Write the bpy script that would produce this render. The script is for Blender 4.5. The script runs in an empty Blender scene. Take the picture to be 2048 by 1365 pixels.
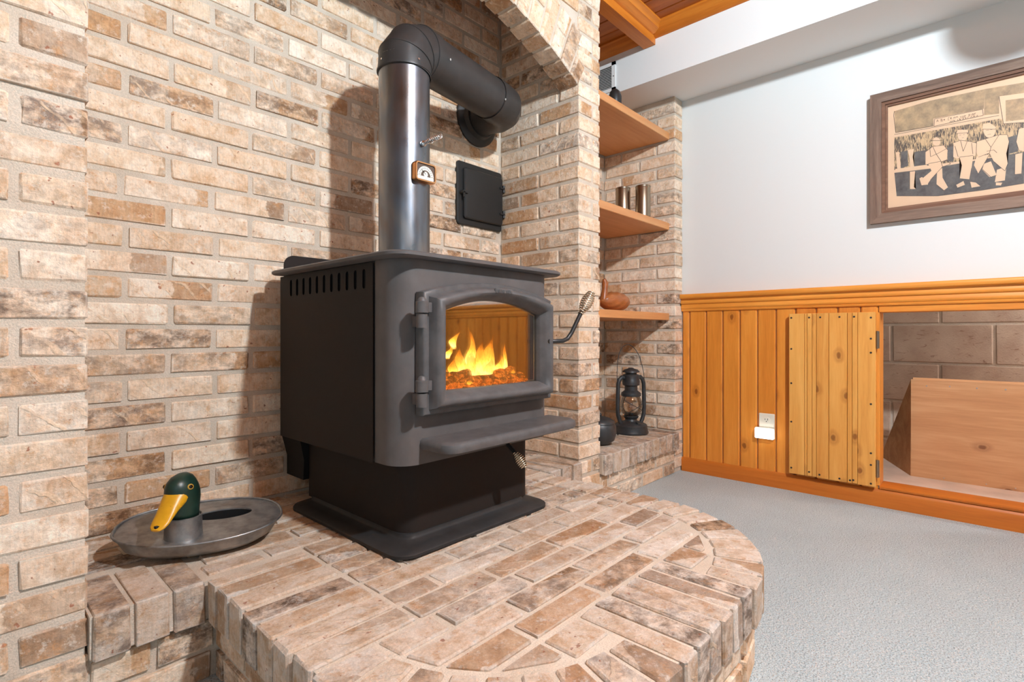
import bpy, bmesh, math, random
from mathutils import Vector, Matrix
random.seed(7)
scene = bpy.context.scene
COL = scene.collection
PI = math.pi

# ---------------------------------------------------------------- camera
CAM_H = 0.743
cam_d = bpy.data.cameras.new('camera')
cam = bpy.data.objects.new('camera', cam_d); COL.objects.link(cam)
cam_d.sensor_fit = 'HORIZONTAL'; cam_d.sensor_width = 36.0
cam_d.lens = 36.0*1051/2048
cam_d.shift_y = -(682.5-667)/2048
cam_d.clip_start = 0.02
cam.location = (0, 0, CAM_H)
cam.rotation_euler = (PI/2, 0, -math.radians(47.55))
scene.camera = cam

# ---------------------------------------------------------------- light
world = bpy.data.worlds.new('world'); scene.world = world
world.use_nodes = True
bg = world.node_tree.nodes['Background']
bg.inputs[0].default_value = (0.76, 0.91, 1.0, 1); bg.inputs[1].default_value = 0.24

def lamp(name, loc, power, radius, col):
    l = bpy.data.lights.new(name, 'POINT'); l.energy = power; l.shadow_soft_size = radius; l.color = col
    o = bpy.data.objects.new(name, l); COL.objects.link(o); o.location = loc
    return o
lamp('ceiling_lamp', (0.83, -0.66, 2.19), 180, 0.045, (0.755, 0.90, 1.0))
lamp('camera_fill', (-0.75, -0.70, 1.30), 9, 0.22, (0.755, 0.90, 1.0))  # unseen fill light added behind the camera, not a lamp of the room
lamp('crawl_space_fill', (3.22, -0.75, 1.10), 14.0, 0.06, (0.85, 0.93, 1.0))  # added light, no bulb visible; brightens the block wall behind the hatch

vs = scene.view_settings
scene.display_settings.display_device = 'sRGB'
vs.view_transform = 'Standard'; vs.look = 'None'; vs.gamma = 1.0; vs.use_curve_mapping = False
vs.exposure = 0.47

# ---------------------------------------------------------------- node helpers
def srgb(r, g, b):
    f = lambda c: ((c/255+0.055)/1.055)**2.4 if c/255 > 0.04045 else c/255/12.92
    return (f(r), f(g), f(b), 1)

class NT:
    def __init__(s, name):
        s.m = bpy.data.materials.new(name); s.m.use_nodes = True
        s.t = s.m.node_tree; s.t.nodes.clear()
        s.out = s.n('ShaderNodeOutputMaterial')
    def n(s, typ, ins=None, **kw):
        nd = s.t.nodes.new(typ)
        for k, v in kw.items(): setattr(nd, k, v)
        if ins:
            for k, v in ins.items(): s.set(nd, k, v)
        return nd
    def set(s, nd, k, v):
        i = nd.inputs[k]
        if isinstance(v, bpy.types.NodeSocket): s.t.links.new(v, i)
        elif isinstance(v, bpy.types.Node): s.t.links.new(v.outputs[0], i)
        else: i.default_value = v
    def ramp(s, fac, stops, interp='LINEAR'):
        r = s.n('ShaderNodeValToRGB', {0: fac}); cr = r.color_ramp; cr.interpolation = interp
        while len(cr.elements) < len(stops): cr.elements.new(0.5)
        for e, (p, c) in zip(cr.elements, stops):
            e.position = p; e.color = c if len(c) == 4 else (*c, 1)
        return r.outputs[0]
    def g(s, v): return (v, v, v, 1)
    def math(s, op, a, b=0.0, clamp=False):
        nd = s.n('ShaderNodeMath', {0: a, 1: b}, operation=op); nd.use_clamp = clamp
        return nd.outputs[0]
    def mix(s, fac, a, b, blend='MIX'):
        nd = s.n('ShaderNodeMix', data_type='RGBA', blend_type=blend)
        s.set(nd, 0, fac); s.set(nd, 6, a); s.set(nd, 7, b)
        return nd.outputs[2]
    def noise(s, vec, scale, detail=3, rough=0.55, dist=0.0):
        return s.n('ShaderNodeTexNoise', {'Vector': vec, 'Scale': scale, 'Detail': detail, 'Roughness': rough, 'Distortion': dist}).outputs[0]
    def vmath(s, op, a, b):
        return s.n('ShaderNodeVectorMath', {0: a, 1: b}, operation=op).outputs[0]
    def objvec(s, scale=(1, 1, 1), seeded=True):
        tc = s.n('ShaderNodeTexCoord').outputs['Object']
        if seeded:
            oi = s.n('ShaderNodeObjectInfo')
            rv = s.n('ShaderNodeCombineXYZ', {0: s.math('MULTIPLY', oi.outputs['Random'], 37.0), 1: s.math('MULTIPLY', oi.outputs['Random'], 91.0), 2: s.math('MULTIPLY', oi.outputs['Random'], 53.0)}).outputs[0]
            tc = s.vmath('ADD', tc, rv)
        return s.n('ShaderNodeMapping', {'Vector': tc, 'Scale': scale}).outputs[0]
    def bump(s, h, strength=0.3, dist=0.002, normal=None):
        b = s.n('ShaderNodeBump', {'Height': h, 'Strength': strength, 'Distance': dist})
        if normal is not None: s.set(b, 'Normal', normal)
        return b.outputs[0]
    def principled(s, **kw):
        p = s.n('ShaderNodeBsdfPrincipled')
        for k, v in kw.items(): s.set(p, k.replace('_', ' '), v)
        s.t.links.new(p.outputs[0], s.out.inputs[0]); return p

def simple(name, col, rough=0.5, metal=0.0, spec=0.5, bump=0.0, bscale=300.0, mottled=0.0, mscale=20.0):
    t = NT(name); c = col
    if mottled or bump: v = t.objvec(seeded=False)
    if mottled:
        n = t.noise(v, mscale, 4)
        dark = tuple(x*(1-mottled) for x in col[:3])+(1,); lite = tuple(min(1, x*(1+mottled)) for x in col[:3])+(1,)
        c = t.ramp(n, [(0.35, dark), (0.65, lite)])
    p = t.principled(Base_Color=c, Roughness=rough, Metallic=metal)
    t.set(p, 'Specular IOR Level', spec)
    if bump: t.set(p, 'Normal', t.bump(t.noise(v, bscale, 3), bump, 0.001))
    return t.m

M = {}
# brick: tumbled tan face brick with pale edges, smoky patches and drag marks
def brick_mat(name, gain):
    t = NT(name)
    oi = t.n('ShaderNodeObjectInfo'); rnd = oi.outputs['Random']
    v = t.objvec()
    r2 = t.n('ShaderNodeTexWhiteNoise', {'W': t.math('MULTIPLY', rnd, 917.0)}, noise_dimensions='1D').outputs[0]
    r3 = t.n('ShaderNodeTexWhiteNoise', {'W': t.math('MULTIPLY', rnd, 311.0)}, noise_dimensions='1D').outputs[0]
    base = t.ramp(rnd, [(0.0, srgb(206, 176, 150)), (0.16, srgb(222, 202, 182)), (0.32, srgb(204, 170, 138)), (0.50, srgb(216, 190, 168)), (0.68, srgb(236, 224, 212)), (0.84, srgb(200, 172, 146)), (1.0, srgb(224, 210, 198))])
    big = t.noise(v, 22.0, 8, 0.7, 0.2)
    tint = t.ramp(big, [(0.36, srgb(182, 146, 112)), (0.47, srgb(218, 194, 172)), (0.58, srgb(238, 226, 214))])
    col = t.mix(0.50, base, tint)
    # smoky patches, strong on some bricks only
    sm = t.noise(t.n('ShaderNodeMapping', {'Vector': v, 'Scale': (1.0, 1.0, 1.6)}).outputs[0], 21.0, 8, 0.72, 0.25)
    sm_m = t.ramp(sm, [(0.40, t.g(0)), (0.60, t.g(1))])
    some = t.ramp(r2, [(0.45, t.g(0.06)), (0.76, t.g(0.42)), (0.95, t.g(0.92))])
    f = t.math('MULTIPLY', sm_m, some)
    col = t.mix(f, col, t.ramp(r3, [(0.2, srgb(104, 84, 70)), (0.8, srgb(120, 104, 96))]))
    # flashed zones: part of the face fired darker or paler, with a sharp edge
    gsp = t.n('ShaderNodeSeparateXYZ', {0: t.n('ShaderNodeTexCoord').outputs['Generated']})
    r4 = t.n('ShaderNodeTexWhiteNoise', {'W': t.math('MULTIPLY', rnd, 533.0)}, noise_dimensions='1D').outputs[0]
    r5 = t.n('ShaderNodeTexWhiteNoise', {'W': t.math('MULTIPLY', rnd, 229.0)}, noise_dimensions='1D').outputs[0]
    zpos = t.math('ADD', t.math('ADD', gsp.outputs[0], gsp.outputs[1]), t.math('MULTIPLY', t.math('SUBTRACT', t.noise(v, 30.0, 4), 0.5), 0.35))
    zd = t.math('SUBTRACT', zpos, t.math('ADD', t.math('MULTIPLY', r4, 1.6), -0.1))
    zm = t.n('ShaderNodeMapRange', {0: zd, 1: -0.015, 2: 0.015, 3: 0.0, 4: 1.0}).outputs[0]
    ztint = t.ramp(r5, [(0.0, srgb(212, 192, 174)), (0.25, srgb(228, 206, 182)), (0.45, srgb(255, 255, 255)), (0.7, srgb(255, 255, 255)), (0.85, srgb(232, 224, 217)), (1.0, srgb(186, 174, 165))])
    col = t.mix(zm, col, t.mix(1.0, col, ztint, 'MULTIPLY'))
    # red-brown chips
    chip = t.ramp(t.noise(t.vmath('ADD', v, (5.1, 2.2, 3.3)), 70.0, 2, 0.5), [(0.70, t.g(0)), (0.73, t.g(0.8))])
    col = t.mix(chip, col, srgb(150, 92, 70))
    # orange rust stains
    og = t.ramp(t.noise(v, 36.0, 7, 0.72, 0.15), [(0.54, t.g(0)), (0.66, t.g(0.75))])
    col = t.mix(t.math('MULTIPLY', og, 0.8), col, srgb(190, 142, 98))
    # chalky lime smears
    wh = t.ramp(t.noise(v, 52.0, 6, 0.75), [(0.54, t.g(0)), (0.68, t.g(0.75))])
    col = t.mix(wh, col, srgb(214, 206, 198))
    # drag marks: thin curved pale lines
    wv = t.n('ShaderNodeTexWave', {'Vector': t.vmath('ADD', v, (0.3, 0.1, 0.7)), 'Scale': 11.0, 'Distortion': 3.2, 'Detail': 3.0, 'Detail Scale': 1.6}, wave_type='BANDS', bands_direction='DIAGONAL').outputs['Fac']
    ln = t.ramp(wv, [(0.90, t.g(0)), (0.97, t.g(1))])
    ln = t.math('MULTIPLY', ln, t.math('MULTIPLY', t.ramp(r3, [(0.5, t.g(0)), (0.9, t.g(0.8))]), t.ramp(t.noise(v, 26.0, 2), [(0.42, t.g(0)), (0.6, t.g(1))])))
    col = t.mix(ln, col, srgb(216, 190, 164))
    # pale crusted arrises
    gen = t.n('ShaderNodeTexCoord').outputs['Generated']
    sp = t.n('ShaderNodeSeparateXYZ', {0: gen})
    es = None
    for k, w in ((0, 0.93), (1, 0.86), (2, 0.82)):
        a = t.math('ABSOLUTE', t.math('SUBTRACT', t.math('MULTIPLY', sp.outputs[k], 2.0), 1.0))
        mr = t.n('ShaderNodeMapRange', {0: a, 1: w, 2: 1.0, 3: 0.0, 4: 1.0}).outputs[0]
        es = mr if es is None else t.math('ADD', es, mr)
    e = t.math('MULTIPLY', t.math('SUBTRACT', es, 1.0, True), t.ramp(t.noise(v, 45.0, 3), [(0.35, t.g(0.3)), (0.6, t.g(1.0))]))
    col = t.mix(e, col, srgb(214, 206, 198))
    fine = t.noise(v, 190.0, 5, 0.75)
    strk = t.noise(t.n('ShaderNodeMapping', {'Vector': v, 'Scale': (1, 1, 0.16)}).outputs[0], 230.0, 3, 0.6)
    col = t.mix(0.5, col, t.ramp(strk, [(0.32, t.g(0.72)), (0.62, t.g(1.0))]), 'MULTIPLY')
    col = t.mix(0.55, col, t.ramp(fine, [(0.3, t.g(0.70)), (0.7, t.g(1.0))]), 'MULTIPLY')
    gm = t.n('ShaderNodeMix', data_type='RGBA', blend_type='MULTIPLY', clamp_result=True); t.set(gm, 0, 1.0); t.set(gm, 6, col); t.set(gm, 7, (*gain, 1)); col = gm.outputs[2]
    p = t.principled(Base_Color=col, Roughness=0.9)
    t.set(p, 'Specular IOR Level', 0.15)
    h = t.math('ADD', t.math('MULTIPLY', t.noise(v, 42.0, 5, 0.65), 1.0), t.math('MULTIPLY', fine, 0.45))
    h = t.math('ADD', h, t.math('MULTIPLY', ln, 0.4))
    t.set(p, 'Normal', t.bump(h, 1.0, 0.0045))
    return t.m
M['brick'] = brick_mat('brick', (1.44, 1.37, 1.26)); M['hearth_brick_dimmed'] = brick_mat('hearth_brick_dimmed', (1.05, 1.05, 1.04))  # hearth copy coloured darker to offset the stronger lamp light there

def mortar_mat():
    t = NT('mortar'); v = t.objvec(seeded=False)
    c = t.ramp(t.noise(v, 9, 4), [(0.3, srgb(208, 190, 170)), (0.7, srgb(228, 212, 194))])
    c = t.mix(0.5, c, t.ramp(t.noise(v, 420, 2), [(0.3, t.g(0.6)), (0.7, t.g(1.0))]), 'MULTIPLY')
    p = t.principled(Base_Color=c, Roughness=0.95); t.set(p, 'Specular IOR Level', 0.1)
    t.set(p, 'Normal', t.bump(t.math('ADD', t.noise(v, 260, 3), t.noise(v, 40, 2)), 0.7, 0.003))
    return t.m
M['mortar'] = mortar_mat()

def wood_mat(name, c_dark, c_mid, c_lite, axis=2, knots=True, rough=0.42, grain=70.0, plane=(1, 2)):
    t = NT(name)
    sc = [1, 1, 1]; sc[axis] = 0.07
    v = t.objvec(tuple(sc))
    rnd = t.n('ShaderNodeObjectInfo').outputs['Random']
    n1 = t.noise(v, grain*0.35, 3, 0.5, 0.8); n2 = t.noise(v, grain*2.6, 3, 0.6)
    f = t.math('ADD', t.math('MULTIPLY', n1, 0.7), t.math('MULTIPLY', n2, 0.3))
    c = t.ramp(f, [(0.30, c_dark), (0.5, c_mid), (0.68, c_lite)])
    c = t.mix(0.28, c, t.ramp(rnd, [(0, c_dark), (0.5, c_mid), (1, c_lite)]))
    if knots:
        s2 = [1, 1, 1]; s2[axis] = 0.62
        sx = t.n('ShaderNodeSeparateXYZ', {0: t.objvec(tuple(s2))})
        dist_ = t.noise(t.objvec(), 30, 2)
        cv = t.n('ShaderNodeCombineXYZ', {0: t.math('ADD', sx.outputs[plane[0]], t.math('MULTIPLY', dist_, 0.012)), 1: t.math('ADD', sx.outputs[plane[1]], t.math('MULTIPLY', dist_, 0.012))}).outputs[0]
        vo = t.n('ShaderNodeTexVoronoi', {'Vector': cv, 'Scale': 4.6}, feature='F1', voronoi_dimensions='2D')
        k = t.ramp(vo.outputs['Distance'], [(0.030, t.g(1)), (0.055, t.g(0))])
        ring = t.ramp(vo.outputs['Distance'], [(0.04, t.g(0)), (0.065, t.g(0.8)), (0.12, t.g(0))])
        c = t.mix(t.math('MULTIPLY', ring, 0.5), c, (c_dark[0]*0.62, c_dark[1]*0.46, c_dark[2]*0.4, 1))
        c = t.mix(t.math('MULTIPLY', k, 0.75), c, (c_dark[0]*0.30, c_dark[1]*0.17, c_dark[2]*0.14, 1))
    p = t.principled(Base_Color=c, Roughness=rough)
    t.set(p, 'Specular IOR Level', 0.4)
    t.set(p, 'Normal', t.bump(n2, 0.12, 0.001))
    return t.m
PD, PM_, PL = srgb(200, 116, 38), srgb(226, 140, 50), srgb(240, 160, 68)
M['pine_z'] = wood_mat('pine_board', PD, PM_, PL, 2)
M['pine_y'] = wood_mat('pine_rail', PD, PM_, PL, 1, knots=False)
M['pine_base'] = wood_mat('pine_base', srgb(172, 90, 24), srgb(194, 106, 32), srgb(206, 120, 42), 1, knots=False)
M['ceil_y'] = wood_mat('ceiling_pine', srgb(150, 78, 22), srgb(180, 98, 32), srgb(200, 116, 44), 1, knots=True, plane=(0, 1))
M['ceil_x'] = wood_mat('ceiling_trim', srgb(176, 94, 24), srgb(205, 118, 36), srgb(220, 136, 48), 0, knots=False)
M['ceil_t'] = wood_mat('ceiling_trim_long', srgb(176, 94, 24), srgb(205, 118, 36), srgb(220, 136, 48), 1, knots=False)
M['shelf'] = wood_mat('shelf_wood', srgb(196, 130, 78), srgb(210, 146, 92), srgb(220, 160, 106), 0, knots=False)
M['hatch'] = wood_mat('hatch_pine', srgb(206, 134, 58), srgb(230, 162, 78), srgb(242, 182, 98), 2)
M['plywood'] = wood_mat('plywood', srgb(168, 116, 76), srgb(198, 146, 100), srgb(218, 172, 126), 1, rough=0.7, grain=40)
M['frame_y'] = wood_mat('barnwood_rail', srgb(84, 66, 56), srgb(122, 98, 84), srgb(150, 128, 112), 1, knots=False, rough=0.8, grain=110)
M['frame_z'] = wood_mat('barnwood_stile', srgb(84, 66, 56), srgb(122, 98, 84), srgb(150, 128, 112), 2, knots=False, rough=0.8, grain=110)
M['frame_in'] = wood_mat('barnwood_inner', srgb(92, 60, 44), srgb(120, 84, 64), srgb(140, 104, 82), 1, knots=False, rough=0.7, grain=110)
M['carved'] = wood_mat('carved_wood', srgb(120, 62, 28), srgb(160, 92, 48), srgb(186, 118, 68), 0, knots=False, rough=0.35)

M['white_wall'] = simple('white_wall', srgb(223, 222, 219), 0.7, bump=0.05, bscale=180)
M['white_soffit'] = simple('white_soffit', srgb(232, 230, 227), 0.7)
M['cream'] = simple('cream_plastic', srgb(228, 222, 204), 0.35)
M['slot'] = simple('dark_slot', (0.01, 0.01, 0.01, 1), 0.6)
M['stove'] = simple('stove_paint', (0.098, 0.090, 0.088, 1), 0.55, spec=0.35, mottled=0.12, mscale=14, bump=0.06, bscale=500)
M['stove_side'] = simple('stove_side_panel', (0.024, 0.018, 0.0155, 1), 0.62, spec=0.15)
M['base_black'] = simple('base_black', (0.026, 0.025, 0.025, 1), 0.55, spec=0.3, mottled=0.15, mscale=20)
M['castiron'] = simple('cast_iron', (0.088, 0.084, 0.084, 1), 0.5, spec=0.4, bump=0.16, bscale=420, mottled=0.15, mscale=30)
M['blackpipe'] = simple('black_pipe', (0.036, 0.033, 0.032, 1), 0.45, spec=0.4, mottled=0.1)
M['blackmetal'] = simple('black_metal', (0.018, 0.018, 0.018, 1), 0.42, spec=0.5)
M['matteblack'] = simple('matte_black', (0.010, 0.010, 0.010, 1), 0.7, spec=0.2)
M['chrome'] = simple('chrome', (0.75, 0.74, 0.72, 1), 0.22, 1.0)
M['nickel'] = simple('nickel_coil', (0.72, 0.62, 0.48, 1), 0.22, 1.0)
M['copper'] = simple('copper_rim', (0.72, 0.36, 0.16, 1), 0.3, 1.0)
M['brass'] = simple('brushed_bronze', (0.36, 0.28, 0.20, 1), 0.3, 1.0)
M['lantern'] = simple('lantern_black', (0.030, 0.032, 0.034, 1), 0.42, spec=0.5, mottled=0.2, mscale=30)
M['screw'] = simple('screw_head', (0.06, 0.05, 0.045, 1), 0.5, 0.6)
M['paper'] = simple('print_paper', srgb(228, 192, 158), 0.6, mottled=0.03, mscale=12)
M['ink'] = simple('print_ink', srgb(62, 56, 54), 0.6)
M['dial_white'] = simple('dial_white', srgb(235, 228, 215), 0.4)
M['dial_dark'] = simple('dial_dark', srgb(92, 76, 66), 0.4)
M['duck_green'] = simple('duck_green', (0.010, 0.030, 0.020, 1), 0.38, mottled=0.3, mscale=30)
M['duck_yellow'] = simple('duck_yellow', srgb(214, 156, 28), 0.35, mottled=0.08, mscale=40)
M['eye_ring'] = simple('eye_ring', srgb(196, 150, 60), 0.3)
M['eye_black'] = simple('eye_black', (0.004, 0.003, 0.002, 1), 0.08)
M['firebrick'] = simple('firebrick', srgb(84, 56, 42), 0.9, mottled=0.25, mscale=25, bump=0.2, bscale=120)
M['concrete'] = simple('concrete_floor', srgb(206, 180, 160), 0.9, mottled=0.1, mscale=8, bump=0.2, bscale=80)

def block_mat():
    t = NT('cinder_block'); v = t.objvec()
    c = t.ramp(t.noise(v, 7, 4), [(0.3, srgb(176, 148, 128)), (0.7, srgb(206, 182, 160))])
    sp = t.ramp(t.noise(t.n('ShaderNodeMapping', {'Vector': v, 'Rotation': (0.7, 0, 0), 'Scale': (1, 0.35, 1)}).outputs[0], 70, 3, 0.6, 1.0), [(0.62, t.g(0)), (0.70, t.g(0.6))])
    c = t.mix(sp, c, srgb(126, 84, 62))
    p = t.principled(Base_Color=c, Roughness=0.95)
    t.set(p, 'Normal', t.bump(t.noise(v, 140, 4, 0.7), 0.6, 0.004))
    return t.m
M['block'] = block_mat()

def carpet_mat():
    t = NT('carpet'); v = t.objvec(seeded=False)
    n = t.noise(v, 260, 3, 0.7)
    c = t.ramp(n, [(0.34, srgb(114, 121, 122)), (0.46, srgb(198, 208, 210)), (0.62, srgb(230, 241, 243))])
    c = t.mix(0.25, c, t.ramp(t.noise(v, 6, 3), [(0.35, srgb(192, 202, 204)), (0.65, srgb(210, 220, 222))]))
    p = t.principled(Base_Color=c, Roughness=1.0); t.set(p, 'Specular IOR Level', 0.05)
    t.set(p, 'Normal', t.bump(t.math('ADD', n, t.noise(v, 110, 2)), 1.0, 0.006))
    return t.m
M['carpet'] = carpet_mat()

def steel_mat():
    t = NT('blued_steel'); v = t.objvec((1, 1, 0.35), seeded=False)
    n = t.noise(v, 7, 3, 0.5, 0.5)
    c = t.ramp(n, [(0.30, (0.15, 0.12, 0.10, 1)), (0.44, (0.17, 0.19, 0.22, 1)), (0.58, (0.26, 0.25, 0.24, 1)), (0.72, (0.17, 0.19, 0.22, 1))])
    p = t.principled(Base_Color=c, Metallic=0.95, Roughness=t.ramp(t.noise(v, 24, 3), [(0.3, t.g(0.26)), (0.7, t.g(0.40))]))
    st = t.noise(t.objvec((1, 1, 0.02), seeded=False), 240, 2)
    t.set(p, 'Normal', t.bump(st, 0.06, 0.001))
    return t.m
M['steel'] = steel_mat()

def pewter_mat():
    t = NT('pewter'); v = t.objvec(seeded=False)
    n = t.noise(v, 26, 5, 0.6)
    c = t.ramp(n, [(0.32, (0.22, 0.215, 0.21, 1)), (0.55, (0.36, 0.355, 0.35, 1)), (0.75, (0.46, 0.45, 0.44, 1))])
    p = t.principled(Base_Color=c, Metallic=0.85, Roughness=t.ramp(t.noise(v, 60, 3), [(0.3, t.g(0.36)), (0.7, t.g(0.52))]))
    t.set(p, 'Normal', t.bump(t.noise(v, 90, 3), 0.1, 0.001))
    return t.m
M['pewter'] = pewter_mat()

def glass_mat(name, tint, lo, hi, rough=0.02):
    t = NT(name)
    fr = t.n('ShaderNodeFresnel', {'IOR': 1.5}).outputs[0]
    f = t.n('ShaderNodeMapRange', {0: fr, 1: 0.04, 2: 0.6, 3: lo, 4: hi}).outputs[0]
    tr = t.n('ShaderNodeBsdfTransparent', {0: tint}); gl = t.n('ShaderNodeBsdfGlossy', {0: (1, 1, 1, 1), 'Roughness': rough})
    mx = t.n('ShaderNodeMixShader', {0: f, 1: tr.outputs[0], 2: gl.outputs[0]})
    t.t.links.new(mx.outputs[0], t.out.inputs[0]); return t.m
M['stove_glass'] = glass_mat('stove_glass', (0.90, 0.86, 0.80, 1), 0.065, 0.5, 0.03)
M['clear_glass'] = glass_mat('clear_glass', (0.93, 0.90, 0.86, 1), 0.06, 0.7)
M['picture_glass'] = glass_mat('picture_glass', (0.98, 0.98, 0.98, 1), 0.03, 0.5, 0.12)

def flame_mat():
    t = NT('flame')
    tc = t.n('ShaderNodeTexCoord'); z = t.n('ShaderNodeSeparateXYZ', {0: tc.outputs['Generated']}).outputs[2]
    nz = t.noise(t.n('ShaderNodeMapping', {'Vector': tc.outputs['Object'], 'Scale': (1, 1, 0.45)}).outputs[0], 75, 4, 0.65, 1.0)
    h = t.math('ADD', z, t.math('MULTIPLY', t.math('SUBTRACT', nz, 0.5), 0.75))
    c = t.ramp(h, [(0.0, (1.0, 0.40, 0.05, 1)), (0.12, (1.0, 0.72, 0.22, 1)), (0.42, (1.0, 0.55, 0.06, 1)), (0.75, (1.0, 0.27, 0.015, 1)), (1.0, (0.7, 0.10, 0.0, 1))])
    st = t.ramp(h, [(0.0, t.g(0.5)), (0.15, t.g(1.0)), (0.5, t.g(0.55)), (1.0, t.g(0.18))])
    em = t.n('ShaderNodeEmission', {0: c, 1: t.math('MULTIPLY', st, 4.0)})
    lw = t.n('ShaderNodeLayerWeight', {'Blend': 0.35}).outputs['Facing']
    al = t.math('MULTIPLY', t.ramp(lw, [(0.25, t.g(0.85)), (0.95, t.g(0.0))]), t.ramp(h, [(0.0, t.g(0.25)), (0.15, t.g(0.9)), (0.65, t.g(0.8)), (0.98, t.g(0.05))]))
    tr = t.n('ShaderNodeBsdfTransparent')
    mx = t.n('ShaderNodeMixShader', {0: al, 1: tr.outputs[0], 2: em.outputs[0]})
    t.t.links.new(mx.outputs[0], t.out.inputs[0]); return t.m
M['flame'] = flame_mat()

def ember_mat(name, hot):
    t = NT(name); v = t.objvec()
    n = t.noise(v, 55, 5, 0.7, 1.4)
    f = t.ramp(n, [(0.50-hot*0.12, t.g(0)), (0.60-hot*0.08, t.g(1))])
    gl = t.ramp(n, [(0.45, (0.5, 0.04, 0.0, 1)), (0.58, (1.0, 0.20, 0.015, 1)), (0.72, (1.0, 0.55, 0.10, 1))])
    p = t.principled(Base_Color=t.ramp(t.noise(v, 30, 3), [(0.3, (0.025, 0.013, 0.008, 1)), (0.7, (0.10, 0.05, 0.03, 1))]), Roughness=0.9)
    t.set(p, 'Emission Color', gl); t.set(p, 'Emission Strength', t.math('MULTIPLY', f, 1.1))
    t.set(p, 'Normal', t.bump(n, 0.8, 0.006))
    return t.m
M['log'] = ember_mat('burning_log', 0.1)
M['ember'] = ember_mat('embers', 0.9)

def emit(name, col, s):
    t = NT(name); e = t.n('ShaderNodeEmission', {0: col, 1: s}); t.t.links.new(e.outputs[0], t.out.inputs[0]); return t.m
M['nightlight'] = emit('night_light_led', (1.0, 0.97, 0.95, 1), 6.0)

def hatching_mat():
    t = NT('print_hatching'); v = t.objvec(seeded=False)
    n = t.noise(t.n('ShaderNodeMapping', {'Vector': v, 'Scale': (1, 1, 0.16)}).outputs[0], 330, 2, 0.6, 0.6)
    n2 = t.noise(v, 18, 3)
    f = t.ramp(t.math('ADD', t.math('MULTIPLY', n, 0.7), t.math('MULTIPLY', n2, 0.4)), [(0.50, t.g(0)), (0.60, t.g(1))])
    t.principled(Base_Color=t.mix(f, srgb(84, 74, 66), srgb(208, 174, 132)), Roughness=0.6); return t.m
M['hatching'] = hatching_mat()
def smudge_mat(name, a, b):
    t = NT(name); v = t.objvec(seeded=False)
    t.principled(Base_Color=t.ramp(t.noise(v, 26, 5, 0.7), [(0.3, a), (0.7, b)]), Roughness=0.6); return t.m
M['smudge'] = smudge_mat('print_smudge', srgb(132, 114, 92), srgb(196, 164, 124))
M['inkwash'] = smudge_mat('print_inkwash', srgb(66, 62, 62), srgb(112, 106, 102))

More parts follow.
